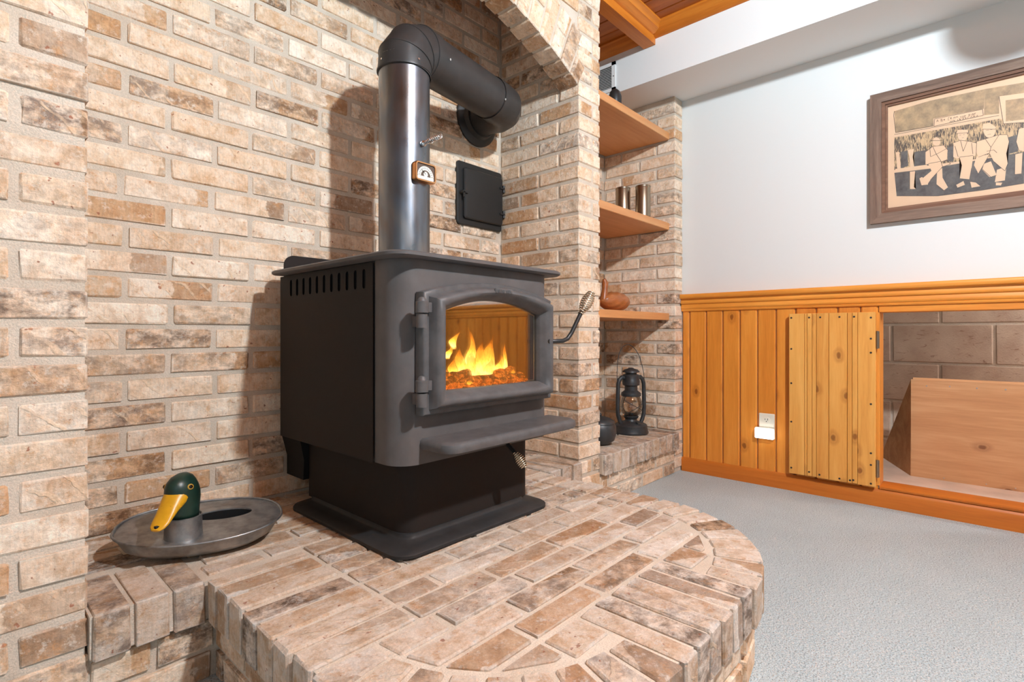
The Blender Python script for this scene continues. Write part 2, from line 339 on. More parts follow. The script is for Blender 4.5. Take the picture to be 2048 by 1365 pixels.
# ---------------------------------------------------------------- mesh helpers
class MB:
    def __init__(s): s.v = []; s.f = []
    def add(s, vs, fs):
        o = len(s.v); s.v += [tuple(p) for p in vs]; s.f += [tuple(i+o for i in q) for q in fs]; return s
    def box(s, x0, x1, y0, y1, z0, z1):
        return s.add([(x0,y0,z0),(x1,y0,z0),(x1,y1,z0),(x0,y1,z0),(x0,y0,z1),(x1,y0,z1),(x1,y1,z1),(x0,y1,z1)],
                     [(0,3,2,1),(4,5,6,7),(0,1,5,4),(1,2,6,5),(2,3,7,6),(3,0,4,7)])
    def cbox(s, x0, x1, y0, y1, z0, z1, c=0.003, jit=0.0):
        # chamfered box, 44 triangles
        vs = []; idx = {}
        for i, x in enumerate((x0, x1)):
            for j, y in enumerate((y0, y1)):
                for k, z in enumerate((z0, z1)):
                    sx, sy, sz = 1-2*i, 1-2*j, 1-2*k
                    cc = c*(1+(random.uniform(-0.6, 0.9) if jit else 0))
                    for a, p in (('x', (x, y+sy*cc, z+sz*cc)), ('y', (x+sx*cc, y, z+sz*cc)), ('z', (x+sx*cc, y+sy*cc, z))):
                        idx[(i, j, k, a)] = len(vs)
                        vs.append(tuple(q+(random.uniform(-jit, jit) if jit else 0) for q in p))
        F = []
        for i in (0, 1):
            q = [idx[(i, 0, 0, 'x')], idx[(i, 1, 0, 'x')], idx[(i, 1, 1, 'x')], idx[(i, 0, 1, 'x')]]; F.append(q if i else q[::-1])
            q = [idx[(0, i, 0, 'y')], idx[(1, i, 0, 'y')], idx[(1, i, 1, 'y')], idx[(0, i, 1, 'y')]]; F.append(q[::-1] if i else q)
            q = [idx[(0, 0, i, 'z')], idx[(1, 0, i, 'z')], idx[(1, 1, i, 'z')], idx[(0, 1, i, 'z')]]; F.append(q if i else q[::-1])
        for a in (0, 1):
            for b in (0, 1):
                F.append([idx[(a, b, 0, 'x')], idx[(a, b, 1, 'x')], idx[(a, b, 1, 'y')], idx[(a, b, 0, 'y')]])
                F.append([idx[(a, 0, b, 'x')], idx[(a, 1, b, 'x')], idx[(a, 1, b, 'z')], idx[(a, 0, b, 'z')]])
                F.append([idx[(0, a, b, 'y')], idx[(1, a, b, 'y')], idx[(1, a, b, 'z')], idx[(0, a, b, 'z')]])
                for k in (0, 1): F.append([idx[(a, b, k, 'x')], idx[(a, b, k, 'y')], idx[(a, b, k, 'z')]])
        return s.add(vs, F)
    def prism(s, poly, z0, z1):
        n = len(poly)
        s.add([(x, y, z0) for x, y in poly]+[(x, y, z1) for x, y in poly],
              [tuple(range(n))[::-1], tuple(range(n, 2*n))]+[(i, (i+1) % n, n+(i+1) % n, n+i) for i in range(n)])
        return s
    def loops(s, rings, closed=True, cap0=False, cap1=False):
        n = len(rings[0]); vs = [p for r in rings for p in r]; F = []
        for a in range(len(rings)-1):
            for i in range(n if closed else n-1):
                j = (i+1) % n; F.append((a*n+i, a*n+j, (a+1)*n+j, (a+1)*n+i))
        if cap0: F.append(tuple(range(n))[::-1])
        if cap1: F.append(tuple((len(rings)-1)*n+i for i in range(n)))
        return s.add(vs, F)
    def lathe(s, prof, c=(0, 0, 0), n=32, axis='z', cap=True):
        rings = []
        for r, h in prof:
            ring = []
            for i in range(n):
                a = 2*PI*i/n; x, y = r*math.cos(a), r*math.sin(a)
                p = (x, y, h) if axis == 'z' else ((x, h, y) if axis == 'y' else (h, x, y))
                ring.append((c[0]+p[0], c[1]+p[1], c[2]+p[2]))
            rings.append(ring)
        return s.loops(rings, True, cap, cap)
    def tube(s, pts, r, n=10, caps=True):
        pts = [Vector(p) for p in pts]; m = len(pts)
        rr = r if isinstance(r, (list, tuple)) else [r]*m
        t0 = (pts[1]-pts[0]).normalized()
        up = Vector((0, 0, 1)) if abs(t0.z) < 0.9 else Vector((1, 0, 0))
        nrm = (up-t0*up.dot(t0)).normalized(); rings = []
        for i in range(m):
            a = (pts[i]-pts[i-1]).normalized() if i > 0 else None
            b = (pts[i+1]-pts[i]).normalized() if i < m-1 else None
            t = (a+b).normalized() if a is not None and b is not None else (a if b is None else b)
            nrm = (nrm-t*nrm.dot(t)).normalized(); bi = t.cross(nrm)
            k = 1.0
            stretch = Vector((0, 0, 0))
            ring = []
            for q in range(n):
                an = 2*PI*q/n; d = nrm*math.cos(an)+bi*math.sin(an)
                if a is not None and b is not None:
                    # mitre: slide the point along the incoming axis onto the bisecting plane
                    base = a; off = (d-base*d.dot(base)); off.normalize()
                    dd = off*rr[i]; den = base.dot(t)
                    sh = -dd.dot(t)/den if abs(den) > 0.2 else 0
                    ring.append(tuple(pts[i]+dd+base*sh))
                else:
                    ring.append(tuple(pts[i]+d*rr[i]))
            rings.append(ring)
        return s.loops(rings, True, caps, caps)
    def mesh(s, name, off=(0, 0, 0), smooth=None):
        me = bpy.data.meshes.new(name)
        me.from_pydata([(p[0]-off[0], p[1]-off[1], p[2]-off[2]) for p in s.v], [], s.f)
        bm = bmesh.new(); bm.from_mesh(me); bmesh.ops.recalc_face_normals(bm, faces=bm.faces); bm.to_mesh(me); bm.free()
        if smooth:
            for p in me.polygons: p.use_smooth = True
            if smooth < 179: me.set_sharp_from_angle(angle=math.radians(smooth))
        return me

WLOC = {}
def wloc(o): return WLOC.get(o.name, Vector((0, 0, 0)))
def ob(name, mb, mat, parent=None, smooth=None, origin=None, label=None):
    """one mesh object from world-space geometry"""
    o_w = Vector(origin) if origin is not None else (wloc(parent) if parent else Vector((0, 0, 0)))
    me = mb.mesh(name, o_w, smooth)
    o = bpy.data.objects.new(name, me); COL.objects.link(o)
    me.materials.append(M[mat])
    if parent: o.parent = parent; o.location = o_w-wloc(parent)
    else: o.location = o_w
    WLOC[o.name] = o_w
    if label: o['label'] = label
    return o
def empty(name, loc):
    o = bpy.data.objects.new(name, None); COL.objects.link(o); o.location = loc; o.empty_display_size = 0.05
    WLOC[o.name] = Vector(loc); return o
def tag(o, label, cat, group=None):
    o['label'] = label; o['category'] = cat
    if group: o['group'] = group
    return o
def struct(o, label=None):
    o['kind'] = 'structure'
    if label: o['label'] = label
    return o

BC = {}
def piece(name, parent, x0, x1, y0, y1, z0, z1, mat='brick', c=0.0026, jit=0.0013, rot=None, variants=5, at=None):
    """one brick, board or block: chamfered, slightly uneven, mesh data shared between alike pieces"""
    key = (name, round(x1-x0, 3), round(y1-y0, 3), round(z1-z0, 3), mat, random.randrange(variants))
    me = BC.get(key)
    if me is None:
        hx, hy, hz = key[1]/2, key[2]/2, key[3]/2
        me = MB().cbox(-hx, hx, -hy, hy, -hz, hz, c, jit).mesh(name); me.materials.append(M[mat]); BC[key] = me
    o = bpy.data.objects.new(name, me); COL.objects.link(o)
    loc = Vector(at) if at else Vector(((x0+x1)/2, (y0+y1)/2, (z0+z1)/2))
    o.parent = parent; o.location = loc-wloc(parent)
    if rot: o.rotation_euler = rot
    return o

def rrect(x0, x1, y0, y1, r, n=6):
    """rounded rectangle, r = (r00, r10, r11, r01)"""
    if not isinstance(r, (list, tuple)): r = (r,)*4
    P = []
    for (cx, cy, a0, rr) in ((x0+r[0], y0+r[0], PI, r[0]), (x1-r[1], y0+r[1], 1.5*PI, r[1]), (x1-r[2], y1-r[2], 0, r[2]), (x0+r[3], y1-r[3], 0.5*PI, r[3])):
        for k in range(n+1):
            a = a0+0.5*PI*k/n; P.append((cx+rr*math.cos(a), cy+rr*math.sin(a)))
    return P

# ---------------------------------------------------------------- key dimensions
CH = 0.0677; BL = 0.2185; J = 0.0145            # course height, brick module, joint
YF, YB = 1.245, 1.685                           # brick front plane, alcove back wall
XL, XJ = 0.19, 1.765                            # alcove left and right
PW = 0.156                                      # pillar width
XN0, XN1 = XJ+PW, 2.646                         # niche
XR = 2.742                                      # white wall
ZH = 0.221                                      # hearth top
def rj(a): return random.uniform(-a, a)
def course(k): return ZH+0.006+k*CH, ZH+0.006+k*CH+CH-J   # brick bottom/top of course k above hearth

# ---------------------------------------------------------------- floor
m = MB(); m.box(-2.6, XR, -3.2, 1.75, -0.06, 0.0)
struct(ob('floor', m, 'carpet'), 'pale grey cut pile carpet')

# ---------------------------------------------------------------- alcove back wall
m = MB(); m.box(-0.1, 2.75, YB+0.005, YB+0.12, 0.0, 2.45)
wb = struct(ob('wall_back', m, 'mortar'), 'tan brick back wall of the stove alcove')
for k in range(31):
    z0, z1 = course(k); x = (0.337 if k % 2 else 0.444)-2*BL+rj(0.006)
    while x < XJ-0.02:
        a, b = max(x, XL-0.03), min(x+BL-J, XJ-0.01); 
        if b-a > 0.03:
            d = rj(0.0025)
            piece('brick', wb, round(a, 3), round(b, 3), YB+d, YB+d+0.05, z0+rj(0.001), z1)
        x += BL
# niche back wall bricks (same wall, right bay)
for k in range(26):
    z0, z1 = course(k); x = XN0-0.05-(0.11 if k % 2 else 0)
    while x < XN1:
        a, b = max(x, XN0), min(x+BL-J, XN1)
        if b-a > 0.03: piece('brick', wb, round(a, 3), round(b, 3), YB, YB+0.05, z0, z1)
        x += BL

# ---------------------------------------------------------------- pillars
def pillar(name, xa, xb, inner, label, zbase=0.0):
    """inner = +1: the alcove side is at xa (faces -x); -1: it is at xb"""
    m = MB(); m.box(xa+0.0045, xb-0.0045, YF+0.0045, YB+0.02, 0, 2.45)
    w = struct(ob(name, m, 'mortar'), label)
    X = lambda d0, d1: (xa+d0, xa+d1) if inner > 0 else (xb-d1, xb-d0)
    for k in range(-3, 32):
        z0, z1 = course(k)
        if z1 < 0.01: continue
        z0 = max(z0, 0.002); d = rj(0.002)
        if k % 2 == 0:
            a, b = X(0, PW); piece('brick', w, a, b, YF+d, YF+0.098, z0, z1)
            rows = [(YF+0.110, YF+0.3165), (YF+0.3285, YB-0.004)]
        else:
            a, b = X(0, 0.094); piece('brick', w, a, b, YF+d, YF+0.2065, z0, z1)
            a, b = X(0.108, PW); piece('brick', w, a, b, YF+d, YF+0.098, z0, z1)
            rows = [(YF+0.2185, YB-0.004)]
        if z0 > ZH-0.03:
            for (y0, y1) in rows:
                if inner < 0: break
                a, b = X(rj(0.002), 0.09); piece('brick', w, round(a, 3), b, y0, y1, z0, z1)
        if inner > 0 and k % 2 == 0:
            a, b = X(0.105, PW); piece('brick', w, a, b, YF+0.11, YF+0.3165, z0, z1)
        elif inner > 0:
            a, b = X(0.105, PW); piece('brick', w, a, b, YF+0.2185, YB-0.004, z0, z1)
    return w
pillar('wall_pillar_right', XJ, XJ+PW, 1, 'tan brick pillar between the alcove and the shelf niche')
pillar('wall_pillar_left', XL-PW, XL, -1, 'tan brick pillar at the left edge of the alcove')

# ---------------------------------------------------------------- arch
AR, ACX, ACZ, AD = 1.62, 0.978, 0.338, 0.100
ang = lambda x: math.asin((x-ACX)/AR)
m = MB(); N = 40; rings = []
x0, x1 = XL-0.03, XJ+0.03
for i in range(N+1):
    x = x0+(x1-x0)*i/N; z = ACZ+math.sqrt((AR+0.007)**2-(x-ACX)**2)
    rings.append([(x, YF+0.007, z), (x, YF+AD-0.006, z), (x, YF+AD-0.006, 2.45), (x, YF+0.007, 2.45)])
m.loops(rings, True, True, True)
wa = struct(ob('wall_arch', m, 'mortar'), 'brick wall with a shallow arch over the alcove')
a0, a1 = ang(XL+0.0), ang(XJ-0.0)
nv = 24
for i in range(nv):
    a = a0+(a1-a0)*(i+0.5)/nv
    tw = (a1-a0)/nv
    full = i % 2 == 0
    for (r0, r1) in (((0, 0.205),) if full else ((0, 0.1), (0.112, 0.205))):
        ri, ro = AR+r0, AR+r1
        hw0, hw1 = ri*tw/2-0.006, ro*tw/2-0.006
        vs = []
        for y in (YF+rj(0.002), YF+AD+rj(0.002)):
            for (hw, r) in ((-hw0, ri), (hw0, ri), (hw1, ro), (-hw1, ro)):
                q = random.uniform(-0.0012, 0.0012)
                vs.append((hw+q, y, r-(ri+ro)/2+q))
        b = MB(); b.add(vs, [(0, 1, 2, 3), (7, 6, 5, 4), (0, 4, 5, 1), (1, 5, 6, 2), (2, 6, 7, 3), (3, 7, 4, 0)])
        me = b.mesh('arch_brick'); bm = bmesh.new(); bm.from_mesh(me)
        bmesh.ops.bevel(bm, geom=list(bm.edges), offset=0.0035, segments=1, affect='EDGES'); bm.to_mesh(me); bm.free()
        me.materials.append(M['brick'])
        o = bpy.data.objects.new('brick', me); COL.objects.link(o); o.parent = wa
        rc = (ri+ro)/2
        o.location = (ACX+rc*math.sin(a), 0, ACZ+rc*math.cos(a)); o.rotation_euler = (0, a, 0)
# coursed brick above the ring
RO = AR+0.215
for k in range(20, 34):
    z0, z1 = course(k)
    if z0 > 2.42: break
    for sgn in (1, -1):
        lim = (XJ if sgn > 0 else ACX-(XJ-ACX))
        d2 = RO**2-(z0-ACZ)**2
        dx = math.sqrt(d2) if d2 > 0 else 0.0
        end = XJ-0.002-ACX
        if z1 > ACZ+RO: dx = 0.0
        x = end-(0.0 if k % 2 else 0.11)
        edge = end
        while edge > dx+0.03:
            s = max(edge-(BL-J if edge != end or k % 2 else 0.10), dx)
            if edge-s > 0.025:
                a, b = ACX+s, ACX+edge
                if sgn < 0: a, b = ACX-edge, ACX-s
                if not (sgn < 0 and dx == 0 and b > ACX): piece('brick', wa, round(a, 3), round(b, 3), YF+rj(0.002), YF+0.095, z0, z1)
            edge = s-J
# lid over the alcove
m = MB(); m.box(-0.1, 1.95, YF+0.02, YB+0.1, 2.45, 2.5)
struct(ob('ceiling_alcove', m, 'mortar'))
# plain white return wall left of the left pillar
m = MB(); m.box(-2.6, XL-PW+0.004, YF+0.012, YF+0.08, 0, 2.26)
struct(ob('wall_left', m, 'white_wall'), 'white wall left of the brick pillar')

# ---------------------------------------------------------------- niche right side (brick pilaster)
m = MB(); m.box(XN1+0.006, XR+0.02, YF+0.006, YB+0.02, 0, 2.007)
wp = struct(ob('wall_pilaster', m, 'mortar'), 'narrow brick pilaster closing the shelf niche on the right')
for k in range(-3, 27):
    z0, z1 = course(k)
    if z1 < 0.01: continue
    z0 = max(z0, 0.002); z1 = min(z1, 2.005); d = rj(0.0015)
    if z1-z0 < 0.02: continue
    if k % 2 == 0:
        piece('brick', wp, XN1, XR-0.008, YF+d, YF+0.103, z0, z1)
        rows = [(YF+0.115, YF+0.3215), (YF+0.3335, YB)]
    else:
        piece('brick', wp, XN1, XR-0.008, YF+d, YF+0.2065, z0, z1)
        rows = [(YF+0.2185, YB-0.012)]
    for y0, y1 in rows: piece('brick', wp, XN1+rj(0.0015), XN1+0.09, y0, y1, z0, z1)

# ---------------------------------------------------------------- hearth
HX0, HX1, HR, YL, ZR = 0.385, 1.54, 0.412, 1.222, 0.133
CXa, CXb, CYc = HX0+HR, HX1-HR, 0.772
def hearth_outline(ins, n=14):
    P = [(XL, YB), (XL, YL+ins), (HX0+ins, YL+ins)]
    r = HR-ins
    for k in range(n+1):
        a = PI+0.5*PI*k/n; P.append((CXa+r*math.cos(a), CYc+r*math.sin(a)))
    for k in range(n+1):
        a = 1.5*PI+0.5*PI*k/n; P.append((CXb+r*math.cos(a), CYc+r*math.sin(a)))
    P += [(HX1-ins, YL+ins), (XJ, YL+ins), (XJ, YB)]
    return P
m = MB(); m.prism(hearth_outline(0.010), ZR+0.004, ZH-0.005); m.prism(hearth_outline(0.030), 0.0, ZR+0.004)
he = ob('hearth', m, 'mortar')
tag(he, 'raised tan brick hearth with rounded front corners under the black stove', 'hearth')
RP, RT = 0.0675, 0.0565                        # rowlock pitch, brick thickness
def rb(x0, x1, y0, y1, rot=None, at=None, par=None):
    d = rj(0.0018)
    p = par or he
    if at: return piece('brick', p, x0, x1, y0, y1, ZR, ZH, mat='hearth_brick_dimmed', rot=rot, at=(at[0], at[1], (ZR+ZH)/2+d))
    return piece('brick', p, round(x0, 3), round(x1, 3), round(y0, 3), round(y1, 3), ZR, ZH, mat='hearth_brick_dimmed', at=((x0+x1)/2, (y0+y1)/2, (ZR+ZH)/2+d))
BLn = 0.205
# straight borders left and right
n = 7
for i in range(n):
    y = 0.7795+i*RP
    y1 = min(y+RT, YL-0.004)
    if y1-y < 0.03: continue
    rb(HX0+rj(0.002), HX0+BLn, y, y1); rb(HX1-0.105, HX1+rj(0.002), y, y1)
# front border
nf = 6; pf = (CXb-CXa)/nf
for i in range(nf):
    x = CXa+i*pf+0.005; rb(x, x+pf-0.011, 0.36+rj(0.002), 0.36+BLn)
# fans: short bricks round the corners
for (cx, a0) in ((CXa, PI), (CXb, 1.5*PI)):
    nb = 9
    for i in range(nb):
        a = a0+0.5*PI*(i+0.5)/nb
        rm = HR-0.0525; w = 0.5*PI/nb
        ri, ro = HR-0.105, HR
        vs = []
        for z in (-0.044, 0.044):
            for (r, s) in ((ri, -1), (ro, -1), (ro, 1), (ri, 1)):
                hw = r*w/2-0.0055
                vs.append((r-rm+rj(0.0015), s*hw, z+rj(0.0008)))
        b = MB(); b.add(vs, [(0, 3, 2, 1), (4, 5, 6, 7), (0, 1, 5, 4), (1, 2, 6, 5), (2, 3, 7, 6), (3, 0, 4, 7)])
        me = b.mesh('fan_brick'); bm = bmesh.new(); bm.from_mesh(me)
        bmesh.ops.bevel(bm, geom=list(bm.edges), offset=0.0035, segments=1, affect='EDGES'); bm.to_mesh(me); bm.free()
        me.materials.append(M['hearth_brick_dimmed'])
        o = bpy.data.objects.new('brick', me); COL.objects.link(o); o.parent = he
        o.location = (cx+rm*math.cos(a), CYc+rm*math.sin(a), (ZR+ZH)/2+rj(0.0015)); o.rotation_euler = (0, 0, a)
# interior rows, running bond along x
y = 0.36+BLn+0.012; k = 0
rows = []
while y < YB-0.02:
    rows.append((y, min(y+RT, YB-0.003))); y += RP
ri = HR-0.105-0.014
def xlim(y0, y1):
    if y0 >= YL-0.01: return XL+0.004, XJ-0.006
    if y0 >= CYc-0.001: return HX0+BLn+0.012, HX1-0.105-0.012
    dy = CYc-y0
    e = math.sqrt(max(ri*ri-dy*dy, 0))
    return CXa-e, CXb+e
def poly_brick(P):
    cx_, cy_ = sum(p[0] for p in P)/4, sum(p[1] for p in P)/4
    h = (ZH-ZR)/2; b_ = MB(); b_.prism([(p[0]-cx_, p[1]-cy_) for p in P], -h, h)
    me = b_.mesh('cut_brick'); bm = bmesh.new(); bm.from_mesh(me)
    bmesh.ops.bevel(bm, geom=list(bm.edges), offset=0.003, segments=1, affect='EDGES'); bm.to_mesh(me); bm.free()
    me.materials.append(M['hearth_brick_dimmed']); o = bpy.data.objects.new('brick', me); COL.objects.link(o); o.parent = he
    o.location = (cx_, cy_, (ZR+ZH)/2+rj(0.0018))
for k, (y0, y1) in enumerate(rows):
    a, b = xlim(y0, y1)
    x = a-(0.0 if k % 2 else 0.1)
    while x < b-0.02:
        s, e = max(x, a), min(x+BL-J, b)
        if y0 >= YL-0.01 and y0 < YL+0.195:
            if e < XL+0.2: x += BL; continue
            s = max(s, XL+0.205) if s < XL+0.205 else s
            if s > HX1: x += BL; continue
            e = min(e, HX1-0.006)
        if e-s > 0.028:
            if y1 < CYc and (s <= a+1e-6 or e >= b-1e-6):
                a2, b2 = xlim(y1, y1)
                poly_brick([(s, y0), (e, y0), (b2 if e >= b-1e-6 else e, y1), (a2 if s <= a+1e-6 else s, y1)])
            else: rb(s, e, y0, y1)
        x += BL
# corner filler pieces between front border and fan
for (cx, sg) in ((CXa, -1), (CXb, 1)):
    for (y0, y1) in ((0.496, 0.563),):
        e0 = math.sqrt(max(ri*ri-(CYc-y0)**2, 0)); e1 = math.sqrt(max(ri*ri-(CYc-y1)**2, 0))
        i0 = 0.006; h0, h1 = 0.1, 0.1
        P1 = [(cx+sg*i0, y0), (cx+sg*h0, y0), (cx+sg*h1, y1), (cx+sg*i0, y1)]; P2 = [(cx+sg*(h0+0.012), min(y0+0.02, y1)), (cx+sg*e0, y0+0.004), (cx+sg*e1, y1), (cx+sg*(h1+0.012), y1)]
        if e0 < h0+0.03: P2[1] = (cx+sg*(h0+0.03), y0+0.02)
        for P in (P1, P2):
            if sg < 0: P = P[::-1]
            poly_brick(P)
# side ledges: rowlocks pointing out of the alcove
for i in range(3):
    x = XL+0.004+i*0.0655; rb(x, x+RT, YL+rj(0.002), YL+0.193)
for i in range(3):
    x = HX1+0.012+i*0.071; rb(x, x+RT+0.004, YL+rj(0.002), YL+0.193)
# lower courses, set back under the overhang
LI = 0.022
def low(z0, z1, shift):
    for (xs, sx) in ((HX0+LI, 1), (HX1-LI, -1)):
        y = CYc-shift
        while y < YL+LI-0.02:
            a, b = max(y, CYc), min(y+BL-J, YL+LI)
            if b-a > 0.03:
                if sx > 0: piece('brick', he, xs, xs+0.09, round(a, 3), round(b, 3), z0, z1)
                else: piece('brick', he, xs-0.09, xs, round(a, 3), round(b, 3), z0, z1)
            y += BL
    x = CXa-shift
    while x < CXb-0.02:
        a, b = max(x, CXa), min(x+BL-J, CXb)
        if b-a > 0.03: piece('brick', he, round(a, 3), round(b, 3), 0.36+LI, 0.36+LI+0.09, z0, z1)
        x += BL
    for (cx, a0) in ((CXa, PI), (CXb, 1.5*PI)):
        nb = 5
        for i in range(nb):
            a = a0+0.5*PI*(i+0.5)/nb; r = HR-LI-0.045
            piece('brick', he, -0.045, 0.045, -0.052, 0.052, z0, z1, rot=(0, 0, a), at=(cx+r*math.cos(a), CYc+r*math.sin(a), (z0+z1)/2))
    for (xa, xb) in ((XL+0.004, HX0+LI-0.004), (HX1-LI+0.004, XJ-0.004)):
        x = xa-shift
        while x < xb-0.02:
            a, b = max(x, xa), min(x+BL-J, xb)
            if b-a > 0.03: piece('brick', he, round(a, 3), round(b, 3), YL+LI, YL+LI+0.09, z0, z1)
            x += BL
low(0.001, 0.056, 0.0); low(0.068, 0.124, 0.11)

# niche ledge
m = MB(); m.box(XN0, XN1, YL+0.03, YB, 0, ZR+0.004); m.box(XN0, XN1, YL+0.010, YB, ZR+0.004, ZH-0.005)
nl = ob('niche_ledge', m, 'mortar'); tag(nl, 'raised brick ledge below the shelves in the niche', 'ledge')
n = 10; p_ = (XN1-XN0)/n
for i in range(n):
    x = XN0+0.005+i*p_; rb(x, x+p_-0.011, YL+rj(0.002), YL+0.2, par=nl)
for r_ in range(4):
    y0 = YL+0.212+r_*RP; x = XN0-(0.1 if r_ % 2 else 0)
    while x < XN1-0.02:
        a, b = max(x, XN0+0.002), min(x+BL-J, XN1-0.002)
        if b-a > 0.03 and y0 < YB-0.03: rb(a, b, y0, min(y0+RT, YB-0.002), par=nl)
        x += BL
for (z0, z1, sh) in ((0.001, 0.056, 0.05), (0.068, 0.124, 0.14)):
    x = XN0-sh
    while x < XN1-0.02:
        a, b = max(x, XN0+0.002), min(x+BL-J, XN1-0.003)
        if b-a > 0.03: piece('brick', nl, round(a, 3), round(b, 3), YL+LI+0.004, YL+LI+0.09, z0, z1)
        x += BL

# ---------------------------------------------------------------- right wall: plaster, pine wainscot, hatch opening
OY0, OY1, OZ0, OZ1 = -0.25, 0.358, 0.088, 0.833
m = MB()
m.box(XR, XR+0.09, OY1+0.004, 1.75, 0, 2.3); m.box(XR, XR+0.09, -3.2, OY0-0.004, 0, 2.3)
m.box(XR, XR+0.09, OY0-0.004, OY1+0.004, OZ1+0.004, 2.3); m.box(XR, XR+0.09, OY0-0.004, OY1+0.004, 0, OZ0-0.004)
wr = struct(ob('wall_right', m, 'white_wall'), 'white wall above honey pine wainscot')
BT = 0.014
edges = [1.2445, 1.203, 1.113, 1.027, 0.941, 0.857, 0.772, 0.686, 0.600, 0.514, 0.428, 0.362]
for a, b in zip(edges[1:], edges[:-1]): piece('board', wr, XR-BT, XR, a+0.0016, b-0.0016, 0.06, 0.872, mat='pine_z', c=0.006, jit=0.0, variants=1)
y = OY0-0.006
while y > -2.6:
    piece('board', wr, XR-BT, XR, y-0.0828, y, 0.06, 0.872, mat='pine_z', c=0.006, jit=0.0, variants=1); y -= 0.086
piece('board', wr, XR-BT, XR, OY0-0.004, OY1+0.003, OZ1, 0.872, mat='pine_y', c=0.002, jit=0.0, variants=1)
# opening reveals
piece('board', wr, XR-BT, XR+0.09, OY1, OY1+0.012, OZ0, OZ1, mat='pine_z', c=0.001, jit=0.0)
piece('board', wr, XR-BT, XR+0.09, OY0-0.012, OY0, OZ0, OZ1, mat='pine_z', c=0.001, jit=0.0)
piece('board', wr, XR, XR+0.09, OY0, OY1, OZ1, OZ1+0.012, mat='pine_y', c=0.001, jit=0.0)
# chair rail: moulded profile run along y
def run_y(name, prof, y0, y1, mat, parent=None):
    b = MB(); b.loops([[(x, y0, z) for x, z in prof], [(x, y1, z) for x, z in prof]], True, True, True)
    return ob(name, b, mat, parent, smooth=50)
X = XR
prof = [(X, 0.952), (X-0.042, 0.952), (X-0.046, 0.948), (X-0.046, 0.932), (X-0.042, 0.928), (X-0.030, 0.926), (X-0.029, 0.921),
        (X-0.032, 0.914), (X-0.033, 0.906), (X-0.030, 0.900), (X-0.025, 0.898), (X-0.026, 0.892), (X-0.029, 0.884), (X-0.028, 0.876), (X-0.022, 0.871),
        (X-0.024, 0.868), (X-0.022, 0.862), (X-0.016, 0.860), (X, 0.860)]
struct(run_y('trim_1', prof, -3.2, 1.243, 'pine_y'), 'honey pine chair rail with stepped moulding')
prof = [(X, 0.0), (X-0.024, 0.0), (X-0.024, 0.060), (X-0.021, 0.068), (X-0.016, 0.074), (X, 0.074)]
struct(run_y('baseboard_right', prof, -3.2, 1.243, 'pine_base'), 'honey pine baseboard along the carpet')
prof = [(X+0.09, OZ0-0.012), (X-0.020, OZ0-0.012), (X-0.022, OZ0-0.008), (X-0.022, OZ0-0.003), (X-0.018, OZ0), (X+0.09, OZ0)]
struct(run_y('trim_2', prof, OY0, OY1, 'pine_base'), 'pine sill strip below the hatch opening')

# crawl space behind the opening
m = MB(); m.box(XR+0.09, 3.47, -1.3, 1.4, OZ0-0.06, OZ0)
struct(ob('floor_crawl_space', m, 'concrete'), 'dusty pale concrete floor inside the hatch')
m = MB(); m.box(3.452, 3.55, -1.3, 1.4, OZ0-0.06, 1.3)
wc = struct(ob('wall_crawl_space', m, 'mortar'), 'grey brown cinder block wall inside the hatch')
bz = [0.0, 0.181, 0.384, 0.587, 0.790, 0.993, 1.196]
for i in range(len(bz)-1):
    y = 1.3-(0.0 if i % 2 else 0.203)-0.095
    while y > -1.2:
        piece('block', wc, 3.445, 3.50, y-0.394, y, bz[i]+0.006, bz[i+1]-0.006, mat='block', c=0.003, jit=0.001, variants=3); y -= 0.406
m = MB(); m.box(XR+0.09, 3.5, 1.4, 1.45, 0, 1.3); m.box(XR+0.09, 3.5, -1.35, -1.3, 0, 1.3); m.box(XR+0.09, 3.5, -1.35, 1.45, 1.3, 1.34)
struct(ob('wall_crawl_space_side', m, 'block'))
# plywood box inside: front, slanted side, sloping back
c0 = empty('plywood_box', (3.15, -0.1, OZ0)); tag(c0, 'reddish plywood box with a slanted end inside the hatch opening', 'box')
zt = 0.532; zb = OZ0
def slab(name, pts, off, mat, par):
    b = MB(); n = len(pts); o2 = [(p[0]+off[0], p[1]+off[1], p[2]+off[2]) for p in pts]
    b.loops([pts, o2], True, True, True); return ob(name, b, mat, par)
slab('front_panel', [(3.016, 0.277, zb), (3.016, -0.62, zb), (3.016, -0.62, zt), (3.016, 0.277, zt)], (0.015, 0, 0), 'plywood', c0)
slab('side_panel', [(3.018, 0.279, zb), (3.018, 0.277, zt), (3.372, 0.432, zb+0.02), (3.372, 0.432, zb)], (0.006, -0.014, 0), 'plywood', c0)
slab('top_panel', [(3.018, 0.270, zt), (3.018, -0.62, zt), (3.372, -0.62, zb+0.02), (3.372, 0.42, zb+0.02)], (0.010, 0, 0.008), 'plywood', c0)
for (yy, zz) in ((0.22, 0.505), (0.14, 0.508), (0.05, 0.507), (-0.04, 0.507), (0.16, 0.10), (0.02, 0.10), (-0.07, 0.10)):
    b = MB(); b.lathe([(0.0028, 3.0135), (0.0028, 3.017)], (0, yy, zz), 8, 'x'); ob('nail', b, 'chrome', c0)

